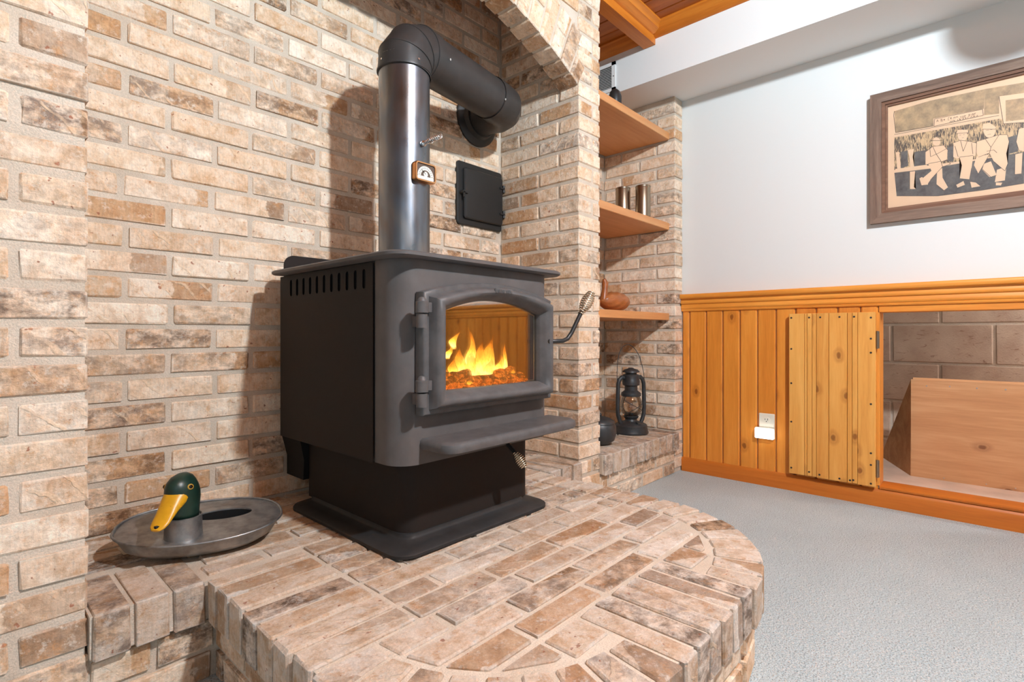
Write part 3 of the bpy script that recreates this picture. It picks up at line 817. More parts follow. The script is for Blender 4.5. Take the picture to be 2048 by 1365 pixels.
# hatch door leaning open against the wainscot
HXf = 2.692
hd = empty('hatch_door', (HXf, 0.535, 0.085)); tag(hd, 'knotty pine plank hatch door swung open beside the wall opening', 'door')
ws = [88, 14, 28, 23, 67, 95, 25, 27, 88]; tot = sum(ws); yl, yr = 0.705, 0.3675
y = yl
for w in ws:
    d = (yl-yr)*w/tot
    piece('plank', hd, HXf, HXf+0.020, y-d+0.0007, y-0.0007, 0.088+0.004*rj(1)*0.3, 0.834, mat='hatch', c=0.0016, jit=0.0, variants=1)
    y -= d
for zz in (0.14, 0.78):
    m = MB(); m.box(HXf+0.020, HXf+0.034, yr+0.03, yl-0.02, zz-0.03, zz+0.03); ob('batten', m, 'hatch', hd)
sc = [(0.694, z) for z in (0.115, 0.33, 0.51, 0.67, 0.815)]+[(0.384, z) for z in (0.10, 0.18, 0.23, 0.44, 0.66, 0.72, 0.81)]+[(0.62, 0.815), (0.575, 0.815), (0.50, 0.815), (0.445, 0.815), (0.62, 0.108), (0.578, 0.103), (0.50, 0.10), (0.46, 0.10), (0.448, 0.103)]
for (yy, zz) in sc:
    b = MB(); b.lathe([(0.0042, HXf-0.0012), (0.0042, HXf+0.002)], (0, yy, zz), 10, 'x'); ob('screw', b, 'screw', hd)
for zz in (0.165, 0.715):
    b = MB(); b.lathe([(0.0045, zz-0.038), (0.0045, zz+0.038)], (HXf+0.010, yr-0.005, 0), 10); b.box(HXf+0.012, HXf+0.016, yr-0.012, yr+0.002, zz-0.036, zz+0.036)
    ob('hinge', b, 'brass', hd, smooth=40)

# ---------------------------------------------------------------- soffit and ceiling
SX, SZ, CZ = 2.41, 2.008, 2.262
m = MB(); m.box(SX, XR+0.05, -3.2, 1.75, SZ, 2.45)
struct(ob('wall_soffit', m, 'white_soffit'), 'white boxed soffit along the top of the right wall')
m = MB(); m.box(-2.6, SX+0.02, -3.2, 1.75, CZ+0.012, CZ+0.06)
ce = struct(ob('ceiling', m, 'ceil_y'), 'honey pine plank ceiling')
x = SX-0.012
i = 0
while x > 0.2:
    for (ya, yb_) in ((-3.2, 1.195), (1.29, 1.75)):
        if yb_ > 1.5 and x < XN0-0.05: continue
        piece('plank', ce, x-0.1005, x-0.0015, ya, yb_, CZ, CZ+0.014, mat='ceil_y', c=0.004, jit=0.0, variants=1)
    x -= 0.102; i += 1
# beam in front of the brickwork with a moulding on its room side
m = MB(); m.box(XN0-0.02, SX-0.002, 1.237, 1.300, 2.178, CZ+0.012)
struct(ob('trim_3', m, 'ceil_x'), 'orange pine ceiling beam along the brick face')
def run_x(name, prof, x0, x1, mat):
    b = MB(); b.loops([[(x0, y, z) for y, z in prof], [(x1, y, z) for y, z in prof]], True, True, True); return ob(name, b, mat, smooth=50)
pr = [(1.237, CZ), (1.183, CZ), (1.183, CZ-0.010), (1.195, CZ-0.016), (1.201, CZ-0.030), (1.215, CZ-0.034), (1.223, CZ-0.042), (1.237, CZ-0.045)]
struct(run_x('trim_4', pr, -2.0, SX-0.03, 'ceil_x'), 'stepped pine crown moulding along the ceiling beam')
pr = [(SX, CZ), (SX-0.056, CZ), (SX-0.056, CZ-0.010), (SX-0.044, CZ-0.016), (SX-0.038, CZ-0.030), (SX-0.024, CZ-0.036), (SX-0.014, CZ-0.050), (SX, CZ-0.054)]
struct(run_y('trim_5', pr, -3.2, 1.237, 'ceil_t'), 'stepped pine crown moulding along the white soffit')
struct(run_y('trim_6', pr, 1.300, 1.75, 'ceil_t'), 'pine crown moulding above the niche')

# ---------------------------------------------------------------- wood stove
st = empty('wood_stove', (0.975, 1.28, ZH)); tag(st, 'black steel wood stove with arched glass door on a pedestal', 'wood stove')
SX0, SX1, SY0, SY1, SZ0, SZ1 = 0.700, 1.256, 0.984, 1.580, 0.437, 0.915
# base plate with a dished flange rising to the pedestal
rings = []
for (e, z) in ((0.0, ZH+0.003), (0.0, ZH+0.010), (0.003, ZH+0.013), (0.030, ZH+0.018), (0.050, ZH+0.022), (0.0545, ZH+0.026), (0.056, ZH+0.034)):
    rings.append([(x, y, z) for x, y in rrect(0.702+e, 1.254-e, 0.982+e, 1.55-e*0.35, 0.05-e*0.3, 6)])
m = MB(); m.loops(rings, True, True, True); ob('base_plate', m, 'base_black', st, smooth=40)
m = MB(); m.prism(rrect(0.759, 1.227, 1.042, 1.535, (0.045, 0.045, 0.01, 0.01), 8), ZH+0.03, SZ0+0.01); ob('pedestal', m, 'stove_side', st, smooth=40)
m = MB(); m.loops([[(0.73, 1.53, 0.436), (1.22, 1.53, 0.436), (1.22, 1.655, 0.436), (0.73, 1.655, 0.436)], [(0.745, 1.53, 0.36), (1.2, 1.53, 0.36), (1.2, 1.645, 0.36), (0.745, 1.645, 0.36)], [(0.745, 1.535, 0.30), (1.2, 1.535, 0.30), (1.2, 1.645, 0.30), (0.745, 1.645, 0.30)]], True, True, True)
ob('blower_housing', m, 'matteblack', st)

# body: U shaped sheet, round front corners, door hole in front
HXa, HXb, HZa, HZb = 0.785, 1.182, 0.585, 0.842
R = 0.058
path = [(SX0+0.006, SY1), (SX0+0.006, 1.09), (SX0, 1.08)]
for k in range(9):
    a = PI+0.5*PI*k/8; path.append((SX0+R+R*math.cos(a), SY0+R+R*math.sin(a)))
i_l = len(path); path.append((HXa, SY0)); path.append((HXb, SY0))
for k in range(9):
    a = 1.5*PI+0.5*PI*k/8; path.append((SX1-R+R*math.cos(a), SY0+R+R*math.sin(a)))
path += [(SX1, 1.08), (SX1-0.006, 1.09), (SX1-0.006, SY1)]
zs = [SZ0, HZa, HZb, SZ1]
m = MB(); n = len(path); vs = []; F = []
for z in zs: vs += [(x, y, z) for x, y in path]
for a in range(3):
    for i in range(n-1):
        if a == 1 and i == i_l: continue
        F.append((a*n+i, a*n+i+1, (a+1)*n+i+1, (a+1)*n+i))
F.append(tuple(range(n))); F.append(tuple(3*n+i for i in range(n)))
F += [(a*n, a*n+n-1, (a+1)*n+n-1, (a+1)*n) for a in range(3)]
m.add(vs, F); ob('body', m, 'stove', st, smooth=35)
# fire box lining
m = MB(); fx0, fx1, fy0, fy1, fz0, fz1 = 0.775, 1.192, SY0+0.002, 1.40, 0.575, 0.862
q = [(fx0, fy0, fz0), (fx1, fy0, fz0), (fx1, fy1, fz0), (fx0, fy1, fz0), (fx0, fy0, fz1), (fx1, fy0, fz1), (fx1, fy1, fz1), (fx0, fy1, fz1)]
m.add(q, [(0, 1, 2, 3), (4, 5, 6, 7), (1, 2, 6, 5), (2, 3, 7, 6), (3, 0, 4, 7)]); fb = ob('fire_box', m, 'firebrick', st)
# side shields with cut vent slots
def shield(xo, xi):
    bm = bmesh.new()
    def loop(pts):
        vs = [bm.verts.new((xo, y, z)) for y, z in pts]
        return [bm.edges.new((vs[i], vs[(i+1) % len(vs)])) for i in range(len(vs))]
    E_ = loop([(1.086, SZ0-0.002), (SY1+0.003, SZ0-0.002), (SY1+0.003, 0.912), (1.086, 0.912)])
    for i in range(11):
        yc = 1.124+i*(1.513-1.124)/10; zt_, zb_ = 0.899, 0.851; w = 0.0072
        P = []
        for k in range(7): a = PI*k/6; P.append((yc+w*math.cos(a), zt_-w+w*math.sin(a)))
        for k in range(7): a = PI+PI*k/6; P.append((yc+w*math.cos(a), zb_+w+w*math.sin(a)))
        E_ += loop(P)
    bmesh.ops.triangle_fill(bm, use_beauty=True, use_dissolve=False, edges=E_)
    g = bmesh.ops.extrude_face_region(bm, geom=list(bm.faces))
    for v in g['geom']:
        if isinstance(v, bmesh.types.BMVert): v.co.x = xi
    bmesh.ops.recalc_face_normals(bm, faces=bm.faces)
    b = MB(); b.v = [tuple(v.co) for v in bm.verts]; bm.verts.index_update(); b.f = [tuple(v.index for v in f.verts) for f in bm.faces]
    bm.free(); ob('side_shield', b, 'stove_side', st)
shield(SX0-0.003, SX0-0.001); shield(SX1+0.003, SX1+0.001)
for xa in (SX0+0.002, SX1-0.005):
    m = MB(); m.box(xa, xa+0.003, 1.10, 1.55, 0.84, 0.908); ob('slot_shade', m, 'matteblack', st)
# black strips behind the slots are added, colouring in the shade of the gap
# top plate
rings = []
for (e, z) in ((0.004, 0.9155), (0.0, 0.919), (0.0, 0.925), (0.005, 0.929)):
    rings.append([(x, y, z) for x, y in rrect(0.668+e, 1.288-e, 0.952+e, 1.588-e, (0.05, 0.05, 0.015, 0.015), 6)])
m = MB(); m.loops(rings, True, True, True); ob('top_plate', m, 'stove', st, smooth=40)
# rear heat deflector standing at the back of the top plate
m = MB(); P = rrect(0.700, 1.256, 0.926, 0.978, (0.002, 0.002, 0.03, 0.03), 6)
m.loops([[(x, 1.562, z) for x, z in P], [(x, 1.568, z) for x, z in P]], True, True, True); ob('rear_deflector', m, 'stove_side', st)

# ash lip
rings = []
for (e, z) in ((0.010, 0.470), (0.002, 0.474), (0.0, 0.482), (0.002, 0.492), (0.008, 0.497), (0.016, 0.497)):
    rings.append([(x, y, z) for x, y in rrect(0.757+e, 1.252-e, 0.876+e, 0.990, (0.035, 0.035, 0.001, 0.001), 6)])
m = MB(); m.loops(rings, True, True, True); ob('ash_lip', m, 'castiron', st, smooth=40)

# door: arched cast frame lofted from outer to inner outline
def arched(x0, x1, z0, zs_, zp, y, nb=10, ns=8, nt=22):
    P = []
    for k in range(nb): P.append((x0+(x1-x0)*k/nb, y, z0))
    for k in range(ns): P.append((x1, y, z0+(zs_-z0)*k/ns))
    h = zp-zs_; w = (x1-x0)/2; Rr = (w*w+h*h)/(2*h); cz = zp-Rr; cx = (x0+x1)/2
    for k in range(nt):
        x = x1+(x0-x1)*k/nt; P.append((x, y, cz+math.sqrt(max(Rr*Rr-(x-cx)**2, 0))))
    for k in range(ns): P.append((x0, y, zs_+(z0-zs_)*k/ns))
    return P
O = (0.745, 1.212, 0.554, 0.838, 0.872); I = (0.806, 1.158, 0.606, 0.796, 0.828)
rings = []
for s_, y in ((0.0, 0.982), (0.0, 0.957), (0.06, 0.953), (0.24, 0.953), (0.28, 0.948), (0.34, 0.934), (0.46, 0.926), (0.58, 0.924), (0.72, 0.928), (0.86, 0.940), (0.97, 0.951), (1.0, 0.954), (1.0, 0.975)):
    p = [o_+(i_-o_)*s_ for o_, i_ in zip(O, I)]; rings.append(arched(*p, y))
m = MB(); m.loops(rings); dr = ob('door', m, 'castiron', st, smooth=50)
b = MB(); P = arched(I[0]-0.006, I[1]+0.006, I[2]-0.006, I[3]+0.004, I[4]+0.006, 0.965); P2 = [(x, 0.969, z) for x, y, z in P]
b.loops([P, P2], True, True, True); ob('glass', b, 'stove_glass', dr)
# braided gasket rope along the inside top and right of the glass
b = MB(); P = arched(I[0]+0.002, I[1]-0.002, I[2]+0.002, I[3]-0.002, I[4]-0.003, 0.972); b.tube(P[9:42], 0.0028, 6); ob('gasket', b, 'chrome', dr)
# cast maker's plate on the arch with two little raised words
b = MB(); b.cbox(0.948, 1.014, 0.9215, 0.930, 0.8425, 0.857, 0.003)
lp = ob('maker_plate', b, 'castiron', dr)
b = MB()
for k in range(10):
    if k in (5,): continue
    xk = 0.9555+k*0.0052; hk = 0.0062+0.0018*((k*7) % 3); b.cbox(xk, xk+0.0034, 0.9200, 0.9222, 0.8495-hk/2, 0.8495+hk/2, 0.0006)
ob('raised_lettering', b, 'castiron', lp)
# hinges
for zc in (0.785, 0.6075):
    b = MB()
    b.lathe([(0.0, 0.040), (0.006, 0.039), (0.010, 0.034), (0.011, 0.030), (0.0145, 0.029), (0.0145, 0.004), (0.0, 0.004)], (0.733, 0.944, zc), 18, cap=False)
    b.lathe([(0.0, 0.0005), (0.0125, 0.0005), (0.0125, -0.030), (0.0, -0.030)], (0.733, 0.944, zc), 18, cap=False)
    b.box(0.733, 0.760, 0.942, 0.956, zc+0.006, zc+0.028); b.box(0.737, 0.744, 0.948, 0.985, zc-0.028, zc-0.003)
    ob('hinge', b, 'castiron', st, smooth=40)
# spring coil handle helper
def coil(base, tip, r0, rmax, turns, wire, nseg=14):
    A, B = Vector(base), Vector(tip); ax = (B-A); L = ax.length; ax.normalize()
    u = ax.orthogonal().normalized(); w = ax.cross(u); pts = []
    n = int(turns*nseg)
    for i in range(n+1):
        t = i/n; r = r0+(rmax-r0)*math.sin(PI*min(1, max(0, (t-0.12)/0.88)))**0.8 if t > 0.12 else r0
        a = 2*PI*turns*t; pts.append(A+ax*(L*t)+u*(r*math.cos(a))+w*(r*math.sin(a)))
    b = MB(); b.tube(pts, wire, 6); return b
b = MB(); b.tube([(1.172, 0.950, 0.720), (1.190, 0.927, 0.720), (1.225, 0.920, 0.721), (1.243, 0.917, 0.727), (1.256, 0.912, 0.744), (1.286, 0.898, 0.806)], 0.0062, 12)
b.lathe([(0.010, 0.928), (0.010, 0.955)], (1.180, 0, 0.720), 14, 'y')
hl = ob('door_handle', b, 'blackmetal', st, smooth=50)
ob('spring_grip', coil((1.283, 0.8995, 0.799), (1.318, 0.882, 0.866), 0.0075, 0.0175, 11, 0.0020), 'nickel', hl, smooth=180)
b = MB(); b.tube([(1.062, 1.035, 0.452), (1.058, 0.985, 0.438), (1.052, 0.950, 0.419)], 0.0055, 10)
hl = ob('air_control_rod', b, 'blackmetal', st, smooth=50)
ob('spring_grip', coil((1.053, 0.953, 0.421), (1.064, 0.928, 0.382), 0.0068, 0.0135, 9, 0.0018), 'nickel', hl, smooth=180)
b = MB(); b.lathe([(0.009, 0.0), (0.009, 0.03)], (1.235, 1.13, 0.31), 12, 'x'); 
b.v = [(x if x > 0.5 else x+1.226, y, z) for x, y, z in b.v] if b.v[0][0] < 0.5 else b.v
# fire: logs, embers, flames
def log(a, b_, r, label):
    A, B = Vector(a), Vector(b_); pts = []; rr = []
    for i in range(9):
        t = i/8; pts.append(A.lerp(B, t)+Vector((rj(0.003), rj(0.003), rj(0.003)))); rr.append(r*(1+rj(0.12)))
    m_ = MB(); m_.tube(pts, rr, 11); o = ob('burning_log', m_, 'log', origin=a, smooth=60); tag(o, label, 'log', 'logs burning in the stove'); return o
log((0.80, 1.045, 0.607), (1.17, 1.035, 0.606), 0.022, 'charred glowing log lying across the front behind the stove glass')
log((0.83, 1.10, 0.616), (1.15, 1.085, 0.625), 0.026, 'thick charred log lying across the back of the fire')
log((0.90, 1.03, 0.628), (1.08, 1.09, 0.645), 0.015, 'thin charred stick lying slantwise on top of the burning logs')
log((1.06, 1.035, 0.625), (1.16, 1.06, 0.630), 0.014, 'short charred stub at the right end of the fire')
m = MB(); nx, ny = 46, 16; vs = []; F = []
for j in range(ny+1):
    for i in range(nx+1):
        x = 0.785+0.397*i/nx; y = 0.995+0.20*j/ny
        z = 0.588+0.024*math.sin(PI*min(1, j/ny*1.2+0.1))+random.uniform(0, 0.014)
        vs.append((x, y, z))
for j in range(ny):
    for i in range(nx): F.append((j*(nx+1)+i, j*(nx+1)+i+1, (j+1)*(nx+1)+i+1, (j+1)*(nx+1)+i))
m.add(vs, F); o = ob('ember_bed', m, 'ember'); o['kind'] = 'stuff'; tag(o, 'bed of glowing orange embers on the fire box floor', 'embers')
fi = empty('fire', (1.0, 1.05, 0.61)); tag(fi, 'yellow orange flames rising from the logs behind the stove glass', 'fire')
def flame(x, y, z, h, w, lean, ph):
    rings = []; n = 14
    for i in range(n+1):
        t = i/n
        r = w*(math.sin(PI*min(1, (t*0.82+0.18))**0.9)**1.0)*(1-t)**0.35 if t < 1 else 0.0002
        r = max(r*(1+0.22*math.sin(9*t+ph)), 0.0003)
        cx_ = x+lean*t*t+0.012*math.sin(5*t+ph)*t; cy_ = y+0.008*math.sin(4*t+ph*1.7)*t
        rings.append([(cx_+r*math.cos(a)*(1+0.15*math.sin(3*a+ph+6*t)), cy_+0.55*r*math.sin(a), z+h*t) for a in [2*PI*k/12 for k in range(12)]])
    b = MB(); b.loops(rings, True, True, True); o = ob('flame', b, 'flame', fi, smooth=180, origin=(x, y, z))
for a in ((0.985, 1.055, 0.622, 0.075, 0.030, 0.012, 0.2), (1.015, 1.05, 0.620, 0.105, 0.026, 0.014, 1.3), (0.955, 1.055, 0.620, 0.090, 0.022, -0.010, 2.1), (1.055, 1.05, 0.622, 0.118, 0.026, 0.008, 3.0),
          (1.040, 1.045, 0.618, 0.060, 0.030, 0.004, 4.2), (1.088, 1.05, 0.624, 0.062, 0.018, 0.010, 5.0), (1.117, 1.05, 0.628, 0.092, 0.010, 0.002, 0.9), (0.925, 1.05, 0.618, 0.062, 0.018, -0.008, 2.7),
          (0.930, 1.06, 0.700, 0.052, 0.013, 0.010, 3.6), (0.905, 1.055, 0.675, 0.040, 0.012, -0.004, 4.6), (0.882, 1.05, 0.612, 0.036, 0.015, 0.0, 1.8), (1.140, 1.04, 0.606, 0.036, 0.016, 0.01, 0.5), (0.955, 1.02, 0.598, 0.026, 0.012, 0.0, 2.2), (0.99, 1.065, 0.64, 0.125, 0.016, 0.006, 5.4)):
    flame(*a)

# ---------------------------------------------------------------- stove pipe
PX, PY, PR = 0.977, 1.346, 0.078
sp = empty('stove_pipe', (PX, PY, 0.93)); tag(sp, 'stove pipe rising from the stove and elbowing back into the brick wall', 'stove pipe')
m = MB(); m.lathe([(PR, 0.9295), (PR, 1.20), (PR, 1.585)], (PX, PY, 0), 48, cap=False); ob('steel_pipe', m, 'steel', sp, smooth=40)
m = MB(); m.lathe([(PR+0.005, 0.930), (PR+0.005, 0.944), (PR, 0.946)], (PX, PY, 0), 48, cap=False); ob('flue_collar', m, 'stove', sp, smooth=40)
ea = [(PX, PY, 1.540), (PX+0.004, PY+0.001, 1.588), (PX+0.030, PY+0.006, 1.624), (PX+0.068, PY+0.015, 1.642), (PX+0.110, PY+0.025, 1.645)]
m = MB(); m.tube(ea, PR+0.0035, 40, False); el = ob('elbow', m, 'blackpipe', sp, smooth=14)
m = MB(); m.lathe([(PR+0.001, 1.542), (PR+0.0055, 1.544), (PR+0.0055, 1.549), (PR+0.002, 1.551)], (PX, PY, 0), 48, cap=False); ob('crimp_ring', m, 'blackpipe', el, smooth=40)
for i in (1, 2, 3):
    P0, P1, P2 = Vector(ea[i-1]), Vector(ea[i]), Vector(ea[i+1]); t = ((P1-P0).normalized()+(P2-P1).normalized()).normalized()
    d = t*0.0022; m = MB(); m.tube([P1-d*1.5, P1-d, P1+d, P1+d*1.5], [PR+0.001, PR+0.0062, PR+0.0062, PR+0.001], 40, False); ob('seam_ring', m, 'blackpipe', el, smooth=40)
hA = (PX+0.085, PY+0.019, 1.643); hB = (1.500, 1.458, 1.664)
m = MB(); m.tube([hA, hB], PR, 48, False); ob('horizontal_pipe', m, 'blackpipe', sp, smooth=60)
d0 = (Vector(hB)-Vector(hA)).normalized()
m = MB(); m.tube([Vector(hB)-d0*0.055, Vector(hB), (1.548, 1.475, 1.669), (1.585, 1.510, 1.674), (1.603, 1.555, 1.679), (1.606, 1.61, 1.682), (1.607, YB-0.002, 1.684)], [PR+0.003]*5+[PR-0.004, PR-0.004], 40, False); re_ = ob('rear_elbow', m, 'blackpipe', sp, smooth=16)
m = MB(); m.lathe([(PR-0.01, YB-0.040), (PR+0.004, YB-0.038), (PR+0.012, YB-0.020), (0.112, YB-0.012), (0.116, YB-0.008), (0.116, YB-0.001), (0.07, YB-0.001)], (1.607, 0, 1.684), 48, 'y', cap=False); ob('wall_flange', m, 'blackmetal', sp, smooth=40)
def screw(p, nrm, par, r=0.0038):
    p, nrm = Vector(p), Vector(nrm).normalized(); m_ = MB(); m_.tube([p-nrm*0.002, p+nrm*0.002], r, 8); ob('screw', m_, 'chrome', par)
side = d0.cross(Vector((0, 0, 1))).normalized()
for (fr, an) in ((0.10, 10), (0.88, 18)):
    c_ = Vector(hA).lerp(Vector(hB), fr); nn = side*math.cos(math.radians(an))+Vector((0, 0, 1))*math.sin(math.radians(-an)); screw(c_+nn*(PR+0.001), nn, sp)
for az in (-95, -180, 60): nn = Vector((math.cos(math.radians(az)), math.sin(math.radians(az)), 0)); screw(Vector((PX, PY, 1.563))+nn*(PR+0.0035), nn, sp, 0.003)
for an in (200, 320): screw((1.607+0.098*math.cos(math.radians(an)), YB-0.013, 1.684+0.098*math.sin(math.radians(an))), (0, -1, 0), sp, 0.003)
# damper handle: rod with a spring grip on the front of the pipe
b = MB(); b.tube([(PX+0.006, PY-PR+0.01, 1.313), (PX+0.012, PY-PR-0.05, 1.316)], 0.0035, 8); b.lathe([(0.006, 0), (0.009, -0.004), (0.009, -0.012), (0.005, -0.016)], (PX+0.008, PY-PR+0.002, 1.313), 12, 'y')
dh = ob('damper_handle', b, 'chrome', sp, smooth=40)
b = coil((PX+0.008, PY-PR-0.014, 1.314), (PX+0.016, PY-PR-0.082, 1.320), 0.005, 0.0062, 10, 0.0019); b.lathe([(0.0085, 0), (0.0085, -0.003)], (PX+0.012, PY-PR-0.036, 1.316), 14, 'y'); ob('spring_grip', b, 'chrome', dh, smooth=60)

# pipe thermometer, a magnetic dial on the pipe front
TX, TY, TZ = PX+0.010, PY-PR-0.003, 1.225
th = empty('pipe_thermometer', (TX, TY, TZ-0.03)); tag(th, 'small copper rimmed dial thermometer on the front of the stove pipe', 'thermometer')
def rplate(x0, x1, z0, z1, r, y0, y1):
    P = rrect(x0, x1, z0, z1, r, 6); b_ = MB(); b_.loops([[(x, y1, z) for x, z in P], [(x, y0, z) for x, z in P]], True, True, True); return b_
P_o = rrect(TX-0.039, TX+0.039, TZ-0.029, TZ+0.029, 0.010, 6); P_m = rrect(TX-0.0375, TX+0.0375, TZ-0.0275, TZ+0.0275, 0.009, 6); P_i = rrect(TX-0.034, TX+0.034, TZ-0.024, TZ+0.024, 0.007, 6)
b = MB(); b.loops([[(x, TY+0.004, z) for x, z in P_o], [(x, TY-0.012, z) for x, z in P_o], [(x, TY-0.015, z) for x, z in P_m], [(x, TY-0.015, z) for x, z in P_i], [(x, TY-0.011, z) for x, z in P_i]], True, True, False); ob('rim', b, 'copper', th, smooth=40)
dl = ob('dial', rplate(TX-0.0345, TX+0.0345, TZ-0.0245, TZ+0.0245, 0.007, TY-0.0112, TY-0.008), 'dial_dark', th)
def arcplate(r0, r1, a0, a1, y, cz):
    P = [(TX+r1*math.cos(a0+(a1-a0)*k/20), cz+r1*math.sin(a0+(a1-a0)*k/20)) for k in range(21)]+[(TX+r0*math.cos(a1+(a0-a1)*k/20), cz+r0*math.sin(a1+(a0-a1)*k/20)) for k in range(21)]
    b_ = MB(); n_ = 42; b_.v = [(x, y, z) for x, z in P]+[(x, y+0.0004, z) for x, z in P]
    for k in range(20): b_.f.append((k, k+1, 40-k, 41-k))
    return b_
ob('scale_band', arcplate(0.018, 0.030, 0.0, PI, TY-0.0118, TZ-0.012), 'dial_white', dl)
ob('bottom_band', rplate(TX-0.030, TX+0.030, TZ-0.022, TZ-0.0125, 0.002, TY-0.0118, TY-0.0112), 'dial_white', dl)
ob('hub', arcplate(0.0001, 0.008, 0.0, 2*PI, TY-0.0122, TZ-0.006), 'dial_white', dl)
b = MB(); b.tube([(TX, TY-0.0124, TZ-0.006), (TX-0.016, TY-0.0124, TZ+0.006)], 0.0008, 6); ob('needle', b, 'screw', dl)
b = MB(); 
for k in range(13):
    a = PI*(k+0.5)/13; b.tube([(TX+0.021*math.cos(a), TY-0.0121, TZ-0.012+0.021*math.sin(a)), (TX+0.027*math.cos(a), TY-0.0121, TZ-0.012+0.027*math.sin(a))], 0.0006, 5)
ob('tick_marks', b, 'screw', dl)

# ---------------------------------------------------------------- clean-out door on the back wall
cd = empty('cleanout_door', (1.624, YB-0.005, 1.21)); tag(cd, 'black cast iron clean-out door in the brick below the pipe flange', 'access door')
P_ = [(1.487, 1.761, 1.210, 1.478, 0.012)]
rings = []
for (e, y) in ((0, YB+0.004), (0, YB-0.010), (0.003, YB-0.013), (0.034, YB-0.012), (0.036, YB-0.006)):
    rings.append([(x, y, z) for x, z in rrect(1.487+e, 1.759-e, 1.210+e, 1.480-e, max(0.012-e*0.2, 0.004), 5)])
m = MB(); m.loops(rings, True, True, True); ob('frame', m, 'blackmetal', cd, smooth=35)
rings = []
for (e, y) in ((0, YB-0.006), (0, YB-0.022), (0.004, YB-0.027), (0.010, YB-0.028)):
    rings.append([(x, y, z) for x, z in rrect(1.516+e, 1.752-e, 1.236+e, 1.454-e, 0.012, 5)])
m = MB(); m.loops(rings, True, True, True); ob('door_leaf', m, 'blackmetal', cd, smooth=35)
for z in (1.405, 1.288):
    b = MB(); b.lathe([(0.006, -0.016), (0.006, 0.016)], (1.757, YB-0.026, z), 12); b.box(1.728, 1.757, YB-0.033, YB-0.024, z-0.004, z+0.004); ob('hinge', b, 'blackmetal', cd, smooth=40)
b = MB(); b.box(1.500, 1.528, YB-0.036, YB-0.026, 1.340, 1.349); b.lathe([(0.008, YB-0.034), (0.008, YB-0.008)], (1.506, 0, 1.344), 12, 'y'); b.box(1.502, 1.510, YB-0.036, YB-0.030, 1.322, 1.345); ob('latch', b, 'blackmetal', cd)

# ---------------------------------------------------------------- niche shelves
for zb_, lab in ((1.779, 'orange wooden shelf, topmost of three in the brick niche'), (1.296, 'orange wooden shelf holding two metal cylinders in the niche'), (0.813, 'orange wooden shelf above the lantern in the niche')):
    m = MB(); m.cbox(XN0+0.001, XN1-0.004, 1.276, YB-0.01, zb_, zb_+0.037, 0.002); o = ob('niche_shelf', m, 'shelf', origin=((XN0+XN1)/2, 1.45, zb_)); tag(o, lab, 'shelf', 'shelves in the brick niche')
# two metal cylinders
for (x, y, h, lab) in ((2.393, 1.411, 0.160, 'left one of two bronze metal cylinders on the middle shelf'), (2.430, 1.317, 0.160, 'right one of two bronze metal cylinders on the middle shelf')):
    c = empty('metal_cylinder', (x, y, 1.333)); tag(c, lab, 'candle holder', 'metal cylinders on the middle shelf')
    b = MB(); b.lathe([(0.0, 0.0), (0.036, 0.0), (0.038, 0.002), (0.038, h-0.002), (0.037, h), (0.035, h-0.001), (0.034, h-0.02), (0.0, h-0.02)], (x, y, 1.334), 36, cap=False); ob('cup', b, 'brass', c, smooth=40)
    b = MB(); b.lathe([(0.0384, h-0.008), (0.0392, h-0.006), (0.0384, h-0.003)], (x, y, 1.334), 36, cap=False); ob('rim_band', b, 'brass', c, smooth=40)
# black bottle on the top shelf
x, y, z = 2.19, 1.335, 1.8165
b = MB(); b.lathe([(0.0, 0.0), (0.028, 0.0), (0.031, 0.006), (0.031, 0.06), (0.024, 0.082), (0.012, 0.094), (0.0, 0.097)], (x, y, z), 24, cap=False)
tag(ob('black_jar', b, 'blackmetal', origin=(x, y, z), smooth=50), 'small round shouldered black jar on the top niche shelf', 'jar')

# carved wooden figure on the lowest shelf: grooved body with an upright neck
x, y, z = 2.225, 1.36, 0.8505
cw = empty('carved_figure', (x, y, z)); tag(cw, 'brown carved wooden figure with grooved rounded body on the lowest shelf', 'figurine')
b = MB(); rings = []; n = 26; k = 40
for i in range(n+1):
    t = i/n; u = 2*t-1
    r = math.sqrt(max(1-u*u, 0.0004)); ring = []
    for j in range(k):
        a = 2*PI*j/k; g_ = 1+0.035*math.sin(a*7+t*26)
        ring.append((x+u*0.115, y+0.055*r*g_*math.cos(a), z+0.047+0.047*r*g_*math.sin(a)))
    rings.append(ring)
b.loops(rings, True, True, True); ob('body', b, 'carved', cw, smooth=80)
b = MB(); b.tube([(x-0.095, y, z+0.05), (x-0.085, y, z+0.10), (x-0.082, y, z+0.130), (x-0.090, y, z+0.150)], [0.020, 0.014, 0.016, 0.008], 14); ob('neck', b, 'carved', cw, smooth=60)

# cast iron pot beside the lantern
x, y, z = 2.108, 1.37, ZH+0.002
pt = empty('iron_pot', (x, y, z)); tag(pt, 'dark round iron pot half hidden behind the brick pillar', 'pot')
b = MB(); b.lathe([(0.0, 0.0), (0.045, 0.0), (0.070, 0.018), (0.080, 0.05), (0.078, 0.085), (0.070, 0.098), (0.066, 0.098), (0.0, 0.098)], (x, y, z), 36, cap=False); ob('body', b, 'lantern', pt, smooth=50)
b = MB(); b.lathe([(0.074, 0.098), (0.072, 0.106), (0.050, 0.120), (0.020, 0.128), (0.0, 0.129)], (x, y, z), 36, cap=False); b.lathe([(0.008, 0.126), (0.013, 0.136), (0.008, 0.144), (0.0, 0.145)], (x, y, z), 16, cap=False); ob('lid', b, 'lantern', pt, smooth=50)

